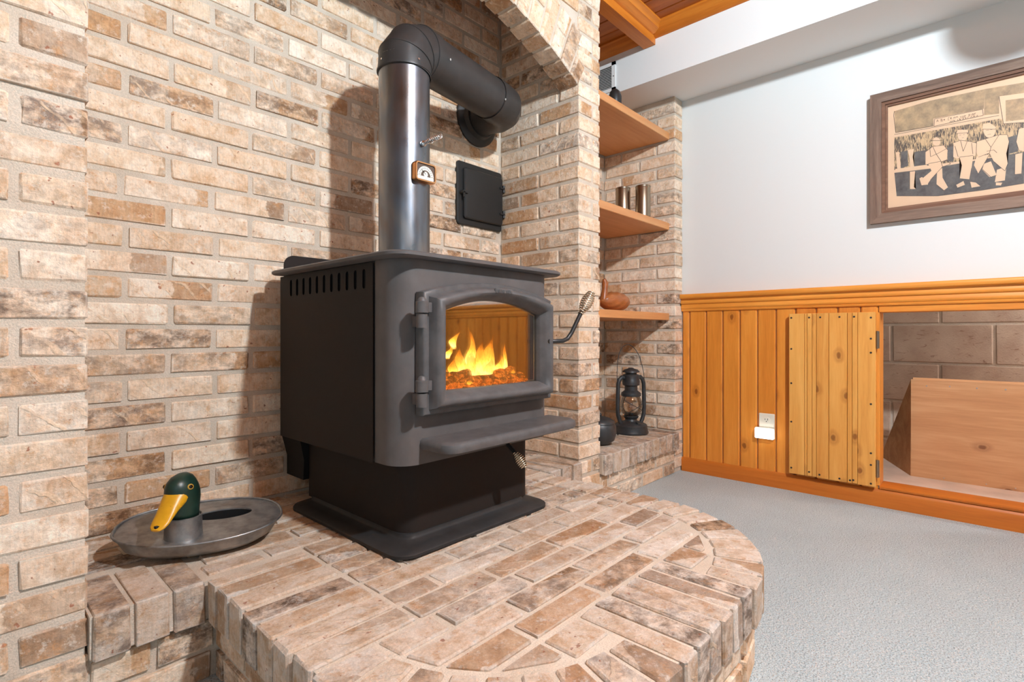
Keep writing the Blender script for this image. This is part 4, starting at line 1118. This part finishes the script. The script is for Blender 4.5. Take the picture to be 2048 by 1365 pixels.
# ---------------------------------------------------------------- hurricane lantern
x, y, z = 2.452, 1.398, ZH+0.002
la = empty('hurricane_lantern', (x, y, z)); tag(la, 'black hurricane lantern with glass globe and wire bail on the niche ledge', 'lantern')
C0 = (x, y, z)
b = MB(); b.lathe([(0.0, 0.0), (0.088, 0.0), (0.090, 0.004), (0.088, 0.010), (0.082, 0.034), (0.083, 0.040), (0.078, 0.046), (0.050, 0.058), (0.034, 0.062), (0.0, 0.062)], C0, 40, cap=False); tk = ob('tank', b, 'lantern', la, smooth=45)
b = MB(); b.lathe([(0.013, 0.0), (0.013, 0.010), (0.0, 0.010)], (x-0.02, y-0.055, z+0.052), 16, cap=False); ob('filler_cap', b, 'lantern', tk, smooth=40)
b = MB(); b.lathe([(0.034, 0.060), (0.030, 0.072), (0.036, 0.078), (0.040, 0.086), (0.034, 0.090), (0.012, 0.092), (0.010, 0.104), (0.0, 0.104)], C0, 30, cap=False); ob('burner', b, 'lantern', la, smooth=40)
b = MB(); b.lathe([(0.030, 0.088), (0.044, 0.098), (0.055, 0.118), (0.0585, 0.138), (0.056, 0.162), (0.047, 0.186), (0.040, 0.198)], C0, 40, cap=False); b.lathe([(0.028, 0.089), (0.042, 0.099), (0.053, 0.118), (0.0565, 0.138), (0.054, 0.162), (0.045, 0.186), (0.038, 0.198)], C0, 40, cap=False); ob('globe', b, 'clear_glass', la, smooth=180)
b = MB(); b.lathe([(0.050, 0.192), (0.052, 0.198), (0.050, 0.208), (0.038, 0.218), (0.033, 0.222), (0.033, 0.246), (0.038, 0.250)], C0, 36, cap=False); ob('globe_plate', b, 'lantern', la, smooth=35)
b = MB(); b.lathe([(0.036, 0.246), (0.044, 0.250), (0.045, 0.272), (0.043, 0.276), (0.043, 0.300), (0.040, 0.304), (0.030, 0.306), (0.030, 0.316)], C0, 36, cap=False); ob('chimney', b, 'lantern', la, smooth=35)
b = MB(); b.lathe([(0.030, 0.314), (0.044, 0.316), (0.043, 0.322), (0.034, 0.330), (0.016, 0.335), (0.012, 0.339), (0.0, 0.340)], C0, 36, cap=False); ob('cap', b, 'lantern', la, smooth=45)
ax = Vector((0.885, -0.466, 0)).normalized()
for s in (-1, 1):
    pts = [(0.034, 0.288), (0.056, 0.290), (0.070, 0.278), (0.077, 0.255), (0.079, 0.20), (0.080, 0.13), (0.078, 0.095), (0.068, 0.065), (0.058, 0.045)]
    b = MB(); b.tube([Vector(C0)+ax*(s*r)+Vector((0, 0, h)) for r, h in pts], 0.0105, 12); ob('side_tube', b, 'lantern', la, smooth=60)
pts = []
for k in range(25):
    a = PI*k/24; pts.append(Vector(C0)+ax*(0.082*math.cos(a)*(1.0 if abs(math.cos(a)) > 0.98 else 0.98))+Vector((0, 0.02*math.sin(a), 0.265+0.195*math.sin(a)**0.8)))
b = MB(); b.tube(pts, 0.0017, 8); ob('bail', b, 'lantern', la, smooth=60)
fw = Vector((-0.466, -0.885, 0)).normalized()
for s in (-1, 1):
    pts = []
    for k in range(13):
        t = k/12; aa = (t-0.5)*2.3; r = 0.062
        pts.append(Vector(C0)+ax*(s*r*math.sin(aa))+fw*(r*math.cos(aa))+Vector((0, 0, 0.175-0.075*t)))
    b = MB(); b.tube(pts, 0.0015, 6); ob('guard_wire', b, 'lantern', la, smooth=60)
b = MB(); b.lathe([(0.0605, 0.126), (0.062, 0.1275), (0.0605, 0.129)], C0, 36, cap=False)

# ---------------------------------------------------------------- pewter duck on the left ledge
DX, DY, DZ = 0.436, 1.425, ZH+0.002
du = empty('pewter_duck', (DX, DY, DZ)); tag(du, 'pewter duck dish with green mallard head and yellow bill on the hearth', 'duck ornament')
A = math.radians(-22); ca, sa = math.cos(A), math.sin(A)
def D(l, w, h): return (DX+l*ca-w*sa, DY+l*sa+w*ca, DZ+h)
def outline(sc_l, sc_w, off_l, h, n=48, tail=0.0, dome=None):
    P = []
    for k in range(n):
        a = 2*PI*k/n; l = math.cos(a); w = math.sin(a)
        wl = 0.116*(1+0.06*l)*abs(w)**0.92*(1 if w >= 0 else -1)
        L_ = 0.178*(abs(l)**0.9)*(1 if l >= 0 else -1)
        hh = h+0.030*max(0, w)*(1 if h > 0.03 else 0)+0.010*max(0, l)**2*(1 if h > 0.03 else 0)+0.014*max(0, -l)**2*(1 if h > 0.03 else 0)
        P.append(D(L_*sc_l+off_l, wl*sc_w, hh))
    return P
rings = [outline(0.55, 0.5, 0.0, 0.0), outline(0.72, 0.70, 0.0, 0.008), outline(0.88, 0.88, 0.0, 0.024), outline(0.97, 0.97, 0.0, 0.040), outline(1.0, 1.0, 0.0, 0.046)]
m = MB(); m.loops(rings, True, True, False); ob('hull', m, 'pewter', du, smooth=60)
# deck, domed, with a slot cut behind the neck
def deck_ring(s):
    P = []
    for k, p in enumerate(outline(s, s, 0.0, 0.047)):
        w = math.sin(2*PI*k/48)*s
        rise = 0.022*(1-s)**0.8*(0.35+0.65*min(1, max(0, (w+0.5)/0.8))) if s < 0.97 else -0.003*(1-s)/0.03
        q_ = outline(1.0, 1.0, 0.0, 0.047)[k][2]-(DZ+0.047)
        P.append((p[0], p[1], DZ+0.047+q_*s*s+rise))
    return P
m = MB(); rings = [deck_ring(s) for s in (1.0, 0.985, 0.95, 0.88, 0.80, 0.72)]
nn = 48; slot = []
for k in range(nn):
    a = 2*PI*k/nn; slot.append(D(0.045+0.064*math.cos(a), 0.026+0.020*math.sin(a), 0.064+0.006*math.sin(a)))
base_ = rings[-1]
for f_ in (0.35, 0.65, 0.88): rings.append([tuple(Vector(p)*(1-f_)+Vector(q_)*f_) for p, q_ in zip(base_, slot)])
rings.append(slot)
rings.append([tuple(Vector(p)-Vector((0, 0, 0.003))) for p in slot])
m.loops(rings, True, False, False); ob('deck', m, 'pewter', du, smooth=50)
m = MB(); m.loops([[tuple(Vector(p)-Vector((0, 0, 0.045))) for p in slot], [tuple(Vector(p)-Vector((0, 0, 0.003))) for p in slot]], True, True, False); ob('slot_well', m, 'matteblack', du)  # well walls coloured black to deepen the shade inside the slot
pts = outline(1.0, 1.0, 0.0, 0.047); m = MB(); m.tube(pts+[pts[0]], 0.0028, 8, False); ob('rim', m, 'pewter', du, smooth=180)
# collar on the near side of the body
NX_, NW_ = -0.032, -0.058
cN = D(NX_, NW_, 0)
m = MB(); m.lathe([(0.0395, 0.030), (0.0390, 0.050), (0.0375, 0.095), (0.0385, 0.098), (0.036, 0.099), (0.034, 0.094), (0.0, 0.094)], cN, 36, cap=False); ob('collar', m, 'pewter', du, smooth=40)
m = MB(); m.lathe([(0.040, 0.050), (0.0425, 0.053), (0.040, 0.056)], (cN[0], cN[1], cN[2]-0.004), 36, cap=False)
# head: neck and skull as one lofted surface, facing down-left towards the viewer
hd_ = math.radians(222); hx, hy = math.cos(hd_), math.sin(hd_)       # bill direction
def Hp(f, s_, h): return (cN[0]+hx*f-hy*s_, cN[1]+hy*f+hx*s_, DZ+h)
prof = [(0.0, 0.031, 0.031, 0.094), (0.0, 0.032, 0.033, 0.108), (0.001, 0.033, 0.036, 0.124), (0.002, 0.034, 0.040, 0.140), (0.004, 0.0335, 0.042, 0.154), (0.006, 0.0310, 0.040, 0.168), (0.007, 0.0265, 0.035, 0.180), (0.006, 0.0195, 0.027, 0.190), (0.004, 0.010, 0.014, 0.196), (0.003, 0.002, 0.003, 0.198)]
rings = []
for (f, rs, rf, h) in prof:
    rings.append([Hp(f+rf*math.cos(2*PI*k/28), rs*math.sin(2*PI*k/28), h) for k in range(28)])
m = MB(); m.loops(rings, True, True, True); hdo = ob('head', m, 'duck_green', du, smooth=180)
# bill: broad wedge lofted from the face down to a spoon tip
sec = [(0.024, 0.150, 0.028, 0.022), (0.037, 0.142, 0.0255, 0.019), (0.052, 0.130, 0.022, 0.0135), (0.066, 0.118, 0.0205, 0.009), (0.079, 0.108, 0.0195, 0.0065), (0.089, 0.101, 0.016, 0.005), (0.095, 0.097, 0.009, 0.003)]
rings = []
for (f, h, w, t) in sec:
    ring = []
    for k in range(20):
        a = 2*PI*k/20; cw_, sw_ = math.cos(a), math.sin(a)
        ring.append(Hp(f+sw_*t*0.55, w*cw_, h+t*sw_*0.85))
    rings.append(ring)
m = MB(); m.loops(rings, True, True, True); bl = ob('bill', m, 'duck_yellow', hdo, smooth=60)
m = MB(); m.lathe([(0.0062, -0.0035), (0.0062, 0.0025), (0.0, 0.0035)], Hp(0.089, 0.0, 0.1035), 14, cap=False); ob('bill_tip', m, 'eye_black', bl, smooth=60)
for s in (-1, 1):
    m = MB(); m.lathe([(0.0022, -0.001), (0.0022, 0.0012), (0, 0.0014)], Hp(0.058, s*0.009, 0.1375), 10, cap=False); ob('nostril', m, 'screw', bl)
    # eye on the side of the skull
    base = Vector(Hp(0.020, s*0.0285, 0.170)); nrm = (base-Vector(Hp(0.0, 0, 0.160))); nrm.normalize()
    m = MB(); m.tube([base-nrm*0.004, base+nrm*0.0015, base+nrm*0.003], [0.0066, 0.0066, 0.005], 16); e_ = ob('eye', m, 'eye_ring', hdo, smooth=60)
    m = MB(); m.tube([base+nrm*0.001, base+nrm*0.004, base+nrm*0.0052], [0.0044, 0.0040, 0.0015], 14); ob('pupil', m, 'eye_black', e_, smooth=60)

# ---------------------------------------------------------------- wall outlet and plug-in night light
oy0, oy1, oz0, oz1 = 0.776, 0.848, 0.243, 0.352
ot = empty('wall_outlet', (XR-BT, 0.812, oz0)); tag(ot, 'cream duplex wall outlet on the pine wainscot', 'outlet')
xo = XR-BT
P = rrect(oy0, oy1, oz0, oz1, 0.004, 4); Q = rrect(oy0+0.003, oy1-0.003, oz0+0.003, oz1-0.003, 0.003, 4)
m = MB(); m.loops([[(xo+0.001, a, b_) for a, b_ in P], [(xo-0.003, a, b_) for a, b_ in P], [(xo-0.006, a, b_) for a, b_ in Q]], True, True, True); ob('cover_plate', m, 'cream', ot)
for zc in (0.322, 0.274):
    m = MB(); m.loops([[(xo-0.0055, 0.812+0.0165*math.cos(2*PI*k/24), zc+0.014*math.sin(2*PI*k/24)) for k in range(24)], [(xo-0.0085, 0.812+0.0165*math.cos(2*PI*k/24), zc+0.014*math.sin(2*PI*k/24)) for k in range(24)]], True, True, True); fc = ob('socket', m, 'cream', ot)
    for (a, h) in ((0.806, 0.0045), (0.818, 0.0035)):
        m = MB(); m.box(xo-0.0089, xo-0.0080, a-0.0012, a+0.0012, zc+0.002-h, zc+0.002+h); ob('slot', m, 'slot', fc)
    m = MB(); m.lathe([(0.0024, xo-0.0089), (0.0024, xo-0.0080)], (0, 0.812, zc-0.0085), 10, 'x'); ob('ground_hole', m, 'slot', fc)
nl_ = empty('night_light', (xo-0.012, 0.814, 0.232)); tag(nl_, 'bright white plug-in night light glowing at the wall outlet', 'night light')
m = MB(); m.cbox(xo-0.020, xo-0.0092, 0.772, 0.862, 0.230, 0.284, 0.004); ob('housing', m, 'cream', nl_)
m = MB(); m.cbox(xo-0.030, xo-0.020, 0.774, 0.860, 0.232, 0.282, 0.004); ob('lens', m, 'nightlight', nl_)

# ---------------------------------------------------------------- air vent on the soffit in the niche
vy0, vy1, vz0, vz1 = 1.463, 1.68, 2.022, 2.175
av = empty('air_vent', (SX, 1.54, vz0)); tag(av, 'white louvred air vent on the soffit above the top niche shelf', 'vent')
m = MB()
for (a, b_, c_, d_) in ((vy0, vy0+0.022, vz0, vz1), (vy1-0.022, vy1, vz0, vz1), (vy0, vy1, vz0, vz0+0.018), (vy0, vy1, vz1-0.018, vz1)): m.box(SX-0.008, SX-0.0005, a, b_, c_, d_)
ob('frame', m, 'white_soffit', av)
m = MB(); m.box(SX-0.0012, SX-0.0004, vy0+0.02, vy1-0.02, vz0+0.016, vz1-0.016); ob('backing', m, 'slot', av)
for k in range(13):
    z_ = vz0+0.022+k*0.0085; m = MB(); m.add([(SX-0.007, vy0+0.02, z_), (SX-0.007, vy1-0.02, z_), (SX-0.0015, vy1-0.02, z_+0.005), (SX-0.0015, vy0+0.02, z_+0.005), (SX-0.007, vy0+0.02, z_+0.001), (SX-0.007, vy1-0.02, z_+0.001), (SX-0.0015, vy1-0.02, z_+0.006), (SX-0.0015, vy0+0.02, z_+0.006)], [(0, 1, 2, 3), (4, 7, 6, 5), (0, 4, 5, 1), (1, 5, 6, 2), (2, 6, 7, 3), (3, 7, 4, 0)]); ob('slat', m, 'white_soffit', av)
m = MB(); m.lathe([(0.003, SX-0.0095), (0.003, SX-0.0075)], (0, vy0+0.010, (vz0+vz1)/2), 8, 'x'); ob('screw', m, 'screw', av)

# ---------------------------------------------------------------- framed print
SHADE=[[[0.307,1.683],[0.302,1.591],[0.178,1.586],[0.178,1.616],[0.189,1.692]],[[0.189,1.692],[0.178,1.616],[0.025,1.612],[0.021,1.687]],[[0.021,1.687],[0.025,1.587],[-0.018,1.581],[-0.018,1.684]],[[-0.018,1.684],[-0.018,1.647],[-0.086,1.639],[-0.086,1.678]],[[-0.036,1.627],[-0.086,1.62],[-0.086,1.54],[-0.037,1.546]]]
HATCH=[[[0.307,1.572],[-0.018,1.561],[-0.086,1.532],[-0.086,1.416],[0.307,1.434]]]
DARK=[[[0.307,1.422],[0.189,1.415],[0.103,1.416],[-0.086,1.419],[-0.086,1.302],[0.029,1.298],[0.163,1.299],[0.299,1.323]],[[0.285,1.505],[0.262,1.507],[0.26,1.441],[0.285,1.437]],[[0.239,1.494],[0.203,1.494],[0.194,1.429],[0.24,1.433]],[[0.135,1.487],[0.116,1.491],[0.115,1.429],[0.133,1.431]],[[-0.043,1.484],[-0.068,1.488],[-0.07,1.425],[-0.041,1.421]],[[0.128,1.41],[0.094,1.414],[0.092,1.359],[0.111,1.335],[0.141,1.363]]]
PAPER=[[[0.174,1.613],[0.029,1.611],[0.027,1.587],[0.176,1.584]],[[0.307,1.584],[-0.018,1.574],[-0.018,1.564],[0.307,1.577]],[[0.304,1.438],[0.198,1.433],[0.196,1.418],[0.304,1.426]],[[0.302,1.508],[0.29,1.507],[0.285,1.435],[0.297,1.436]],[[0.262,1.509],[0.24,1.507],[0.245,1.476],[0.24,1.434],[0.253,1.435],[0.257,1.479]],[[0.255,1.416],[0.237,1.415],[0.241,1.349],[0.234,1.34],[0.255,1.344]],[[0.156,1.517],[0.157,1.508],[0.162,1.503],[0.168,1.502],[0.174,1.506],[0.179,1.514],[0.18,1.523],[0.179,1.532],[0.174,1.537],[0.168,1.538],[0.162,1.534],[0.157,1.526]],[[0.203,1.486],[0.18,1.503],[0.145,1.5],[0.133,1.478],[0.136,1.44],[0.163,1.433],[0.203,1.435]],[[0.194,1.436],[0.154,1.437],[0.149,1.414],[0.187,1.369],[0.198,1.35],[0.216,1.377],[0.184,1.405]],[[0.223,1.382],[0.214,1.386],[0.194,1.351],[0.216,1.352]],[[0.166,1.404],[0.15,1.409],[0.149,1.37],[0.132,1.328],[0.145,1.318],[0.168,1.346]],[[0.073,1.521],[0.075,1.51],[0.081,1.503],[0.088,1.502],[0.096,1.507],[0.101,1.517],[0.103,1.529],[0.101,1.54],[0.096,1.547],[0.088,1.548],[0.081,1.543],[0.075,1.533]],[[0.107,1.537],[0.102,1.55],[0.074,1.544],[0.07,1.531]],[[0.115,1.502],[0.094,1.507],[0.065,1.495],[0.046,1.484],[0.048,1.436],[0.107,1.438],[0.116,1.446]],[[0.097,1.441],[0.056,1.438],[0.061,1.39],[0.067,1.347],[0.097,1.357],[0.09,1.408]],[[0.107,1.333],[0.085,1.344],[0.081,1.328],[0.103,1.321]],[[0.065,1.337],[0.049,1.331],[0.035,1.314],[0.061,1.313]],[[-0.008,1.518],[-0.006,1.505],[0.0,1.497],[0.009,1.495],[0.018,1.501],[0.024,1.513],[0.027,1.527],[0.024,1.54],[0.018,1.548],[0.009,1.549],[0.0,1.543],[-0.006,1.532]],[[0.03,1.534],[0.027,1.553],[0.009,1.554],[-0.009,1.532],[-0.007,1.524],[0.021,1.528]],[[0.045,1.49],[0.021,1.494],[-0.018,1.5],[-0.041,1.495],[-0.046,1.467],[-0.038,1.422],[-0.042,1.384],[-0.034,1.359],[-0.003,1.402],[0.009,1.437],[0.041,1.428],[0.048,1.453]],[[0.047,1.431],[0.009,1.432],[0.041,1.364],[0.054,1.4]],[[0.025,1.399],[0.005,1.404],[-0.011,1.348],[0.009,1.344],[0.03,1.377]],[[-0.012,1.368],[-0.038,1.374],[-0.034,1.323],[-0.006,1.322]],[[-0.009,1.32],[-0.027,1.316],[-0.023,1.306],[-0.009,1.309]],[[-0.072,1.508],[-0.086,1.509],[-0.086,1.421],[-0.072,1.429],[-0.065,1.462]],[[-0.062,1.415],[-0.082,1.417],[-0.079,1.339],[-0.061,1.34]],[[-0.018,1.646],[-0.086,1.636],[-0.086,1.62],[-0.036,1.626]],[[-0.018,1.646],[-0.036,1.626],[-0.037,1.546],[-0.03,1.539]],[[-0.03,1.539],[-0.037,1.546],[-0.086,1.54],[-0.086,1.529]]]
LINES=[[[0.174,1.613],[0.029,1.611],[0.027,1.587],[0.176,1.584],[0.174,1.613]],[[0.203,1.486],[0.18,1.503],[0.145,1.5],[0.133,1.478]],[[0.18,1.503],[0.169,1.47],[0.154,1.438]],[[0.189,1.497],[0.187,1.463],[0.163,1.471],[0.137,1.484]],[[0.194,1.436],[0.154,1.437],[0.149,1.414],[0.187,1.369]],[[0.145,1.414],[0.124,1.42],[0.137,1.44]],[[0.115,1.502],[0.094,1.507],[0.065,1.495],[0.046,1.484],[0.048,1.436]],[[0.094,1.507],[0.086,1.461],[0.074,1.497]],[[0.111,1.489],[0.101,1.443]],[[0.061,1.488],[0.057,1.444]],[[0.097,1.441],[0.056,1.438]],[[0.09,1.408],[0.097,1.357]],[[0.061,1.39],[0.067,1.347]],[[0.045,1.49],[0.021,1.494],[-0.018,1.5],[-0.041,1.495],[-0.046,1.467],[-0.038,1.422]],[[0.021,1.494],[0.005,1.458],[-0.018,1.5]],[[0.005,1.458],[0.009,1.437],[0.041,1.428]],[[-0.003,1.402],[-0.034,1.359],[-0.042,1.384]],[[0.017,1.445],[-0.003,1.446],[-0.012,1.433]],[[0.041,1.364],[0.009,1.432]],[[0.029,1.378],[0.005,1.343],[-0.011,1.348]],[[0.187,1.529],[0.18,1.542],[0.163,1.544],[0.15,1.529],[0.146,1.519],[0.187,1.529]],[[0.097,1.527],[0.092,1.528]],[[0.086,1.527],[0.081,1.527]],[[0.09,1.515],[0.084,1.515]],[[0.019,1.527],[0.011,1.526]],[[0.007,1.526],[0.001,1.525]],[[0.015,1.509],[0.005,1.509]],[[0.107,1.537],[0.07,1.531]],[[0.03,1.534],[-0.007,1.524]],[[0.307,1.683],[0.309,1.666],[0.302,1.591],[0.178,1.586]],[[-0.018,1.646],[-0.03,1.539],[-0.086,1.529]],[[0.307,1.584],[-0.018,1.574]],[[0.299,1.323],[0.163,1.299],[0.029,1.298],[-0.086,1.302]],[[-0.072,1.508],[-0.065,1.462],[-0.072,1.429]],[[-0.062,1.415],[-0.061,1.34],[-0.079,1.339]],[[0.255,1.416],[0.255,1.344]],[[0.168,1.346],[0.145,1.318]],[[0.168,1.599],[0.165,1.608],[0.162,1.599]],[[0.167,1.602],[0.163,1.602]],[[0.154,1.598],[0.154,1.608],[0.149,1.605],[0.153,1.603],[0.148,1.598],[0.154,1.598]],[[0.145,1.599],[0.145,1.605],[0.142,1.599],[0.142,1.605]],[[0.128,1.597],[0.132,1.597],[0.131,1.607],[0.127,1.607]],[[0.124,1.598],[0.124,1.605],[0.121,1.605],[0.124,1.602],[0.12,1.598]],[[0.116,1.598],[0.113,1.605],[0.111,1.598]],[[0.109,1.599],[0.108,1.604],[0.106,1.601],[0.104,1.605],[0.102,1.599]],[[0.095,1.6],[0.091,1.6]],[[0.093,1.6],[0.092,1.592]],[[0.087,1.593],[0.089,1.6],[0.084,1.6],[0.085,1.593],[0.088,1.593]],[[0.081,1.593],[0.082,1.602],[0.078,1.6],[0.081,1.597]],[[0.069,1.595],[0.069,1.603],[0.065,1.601],[0.068,1.599],[0.065,1.595]],[[0.061,1.595],[0.062,1.602]],[[0.058,1.595],[0.058,1.603],[0.055,1.596],[0.055,1.603]],[[0.052,1.596],[0.052,1.603],[0.048,1.602]],[[0.052,1.6],[0.049,1.599]],[[0.127,1.586],[0.124,1.592],[0.122,1.586],[0.119,1.592],[0.118,1.586]],[[0.115,1.586],[0.115,1.593],[0.111,1.586],[0.111,1.592]],[[0.104,1.587],[0.101,1.591]],[[0.103,1.592],[0.1,1.585]],[[0.096,1.587],[0.097,1.594],[0.094,1.589],[0.096,1.59],[0.093,1.586]],[[0.088,1.586],[0.086,1.592],[0.083,1.586]],[[0.079,1.587],[0.08,1.593],[0.076,1.59],[0.079,1.589]],[[0.072,1.587],[0.072,1.593],[0.068,1.593]],[[0.065,1.587],[0.061,1.593],[0.059,1.587]],[[0.055,1.587],[0.056,1.594],[0.052,1.588],[0.052,1.594]],[[0.048,1.588],[0.044,1.593],[0.043,1.587]]]

pf_ = empty('framed_print', (XR-0.02, 0.0, 1.214)); tag(pf_, 'weathered wood framed tan print of seated men on a bench on white wall', 'picture')
FY0, FY1, FZ0, FZ1 = -0.46, 0.390, 1.214, 1.768; FW = 0.054
def mitre(name, pts, mat, xb, xf):
    b_ = MB(); b_.loops([[(xb, a, c) for a, c in pts], [(xf, a, c) for a, c in pts]], True, True, True); return ob(name, b_, mat, pf_)
def frame(y0, y1, z0, z1, w, xb, xf, mh, mv, nm):
    mitre(nm, [(y0, z0), (y1, z0), (y1-w, z0+w), (y0+w, z0+w)], mh, xb, xf); mitre(nm, [(y0, z1), (y1, z1), (y1-w, z1-w), (y0+w, z1-w)], mh, xb, xf)
    mitre(nm, [(y1, z0), (y1, z1), (y1-w, z1-w), (y1-w, z0+w)], mv, xb, xf); mitre(nm, [(y0, z0), (y0, z1), (y0+w, z1-w), (y0+w, z0+w)], mv, xb, xf)
frame(FY0, FY1, FZ0, FZ1, 0.040, XR-0.001, XR-0.030, 'frame_y', 'frame_z', 'frame_rail')
frame(FY0+0.0405, FY1-0.0405, FZ0+0.0405, FZ1-0.0405, 0.012, XR-0.001, XR-0.024, 'frame_in', 'frame_in', 'inner_rail')
frame(FY0+0.0530, FY1-0.0530, FZ0+0.0530, FZ1-0.0530, 0.008, XR-0.001, XR-0.018, 'frame_in', 'frame_in', 'inner_rail')
pl = MB(); pl.box(XR-0.010, XR-0.002, FY0+0.05, FY1-0.05, FZ0+0.05, FZ1-0.05); pp = ob('print', pl, 'paper', pf_)
def flat(name, polys, mat, x):
    bm = bmesh.new()
    for i_, q_ in enumerate(polys):
        vs_ = [bm.verts.new((x-i_*0.00001-wloc(pp)[0], a-wloc(pp)[1], c-wloc(pp)[2])) for a, c in q_]
        f_ = bm.faces.new(vs_)
    bmesh.ops.triangulate(bm, faces=list(bm.faces))
    me = bpy.data.meshes.new(name); bm.to_mesh(me); bm.free(); me.materials.append(M[mat])
    o_ = bpy.data.objects.new(name, me); COL.objects.link(o_); o_.parent = pp; WLOC[o_.name] = wloc(pp); return o_
zc_ = lambda P_: [[(a, c) for a, c in q_] for q_ in P_]
ext = [[(-0.084, 1.64), (-0.39, 1.64), (-0.39, 1.70), (-0.084, 1.678)]]
flat('print_sky', SHADE+[[(-0.086, 1.641), (-0.395, 1.62), (-0.395, 1.69), (-0.086, 1.678)]], 'smudge', XR-0.0102)
flat('print_fence', HATCH+[[(-0.086, 1.532), (-0.395, 1.53), (-0.395, 1.40), (-0.086, 1.416)]], 'hatching', XR-0.01026)
flat('print_ground', DARK+[[(-0.086, 1.42), (-0.395, 1.41), (-0.395, 1.335), (-0.086, 1.33)]], 'inkwash', XR-0.0103)
flat('print_figures', PAPER, 'paper', XR-0.01042)
ln = MB()
for L_ in LINES:
    for (a, b_) in zip(L_[:-1], L_[1:]):
        d = Vector((b_[0]-a[0], b_[1]-a[1]));
        if d.length < 1e-5: continue
        w_ = 0.0009 if d.length < 0.012 else 0.0013
        nrm = Vector((-d.y, d.x)).normalized()*w_/2
        ln.add([(XR-0.0109, a[0]+nrm.x, a[1]+nrm.y), (XR-0.0109, a[0]-nrm.x, a[1]-nrm.y), (XR-0.0109, b_[0]-nrm.x, b_[1]-nrm.y), (XR-0.0109, b_[0]+nrm.x, b_[1]+nrm.y)], [(0, 1, 2, 3)])
ob('print_lines', ln, 'ink', pp)
m = MB(); m.box(XR-0.0160, XR-0.0145, FY0+0.055, FY1-0.055, FZ0+0.055, FZ1-0.055); ob('glass', m, 'picture_glass', pf_)

# ---------------------------------------------------------------- unlit bowl pendant beyond the right edge (its shadow falls above the print)
px_, py_ = 1.90, -0.315
pd = empty('pendant_lamp', (px_, py_, 1.955)); tag(pd, 'small unlit bowl pendant lamp hanging from the pine ceiling', 'lamp')
m = MB(); m.lathe([(0.0, 1.957), (0.05, 1.968), (0.082, 1.995), (0.098, 2.03), (0.102, 2.075), (0.099, 2.075), (0.094, 2.03), (0.078, 1.999), (0.047, 1.972), (0.0, 1.962)], (px_, py_, 0), 40, cap=False); ob('shade', m, 'brass', pd, smooth=60)
m = MB(); m.lathe([(0.0, 2.05), (0.012, 2.05), (0.012, 2.10), (0.004, 2.11), (0.004, 2.245), (0.05, 2.25), (0.05, 2.262), (0.0, 2.262)], (px_, py_, 0), 20, cap=False); m.box(px_-0.098, px_+0.098, py_-0.003, py_+0.003, 2.072, 2.078); ob('stem', m, 'brass', pd, smooth=40)
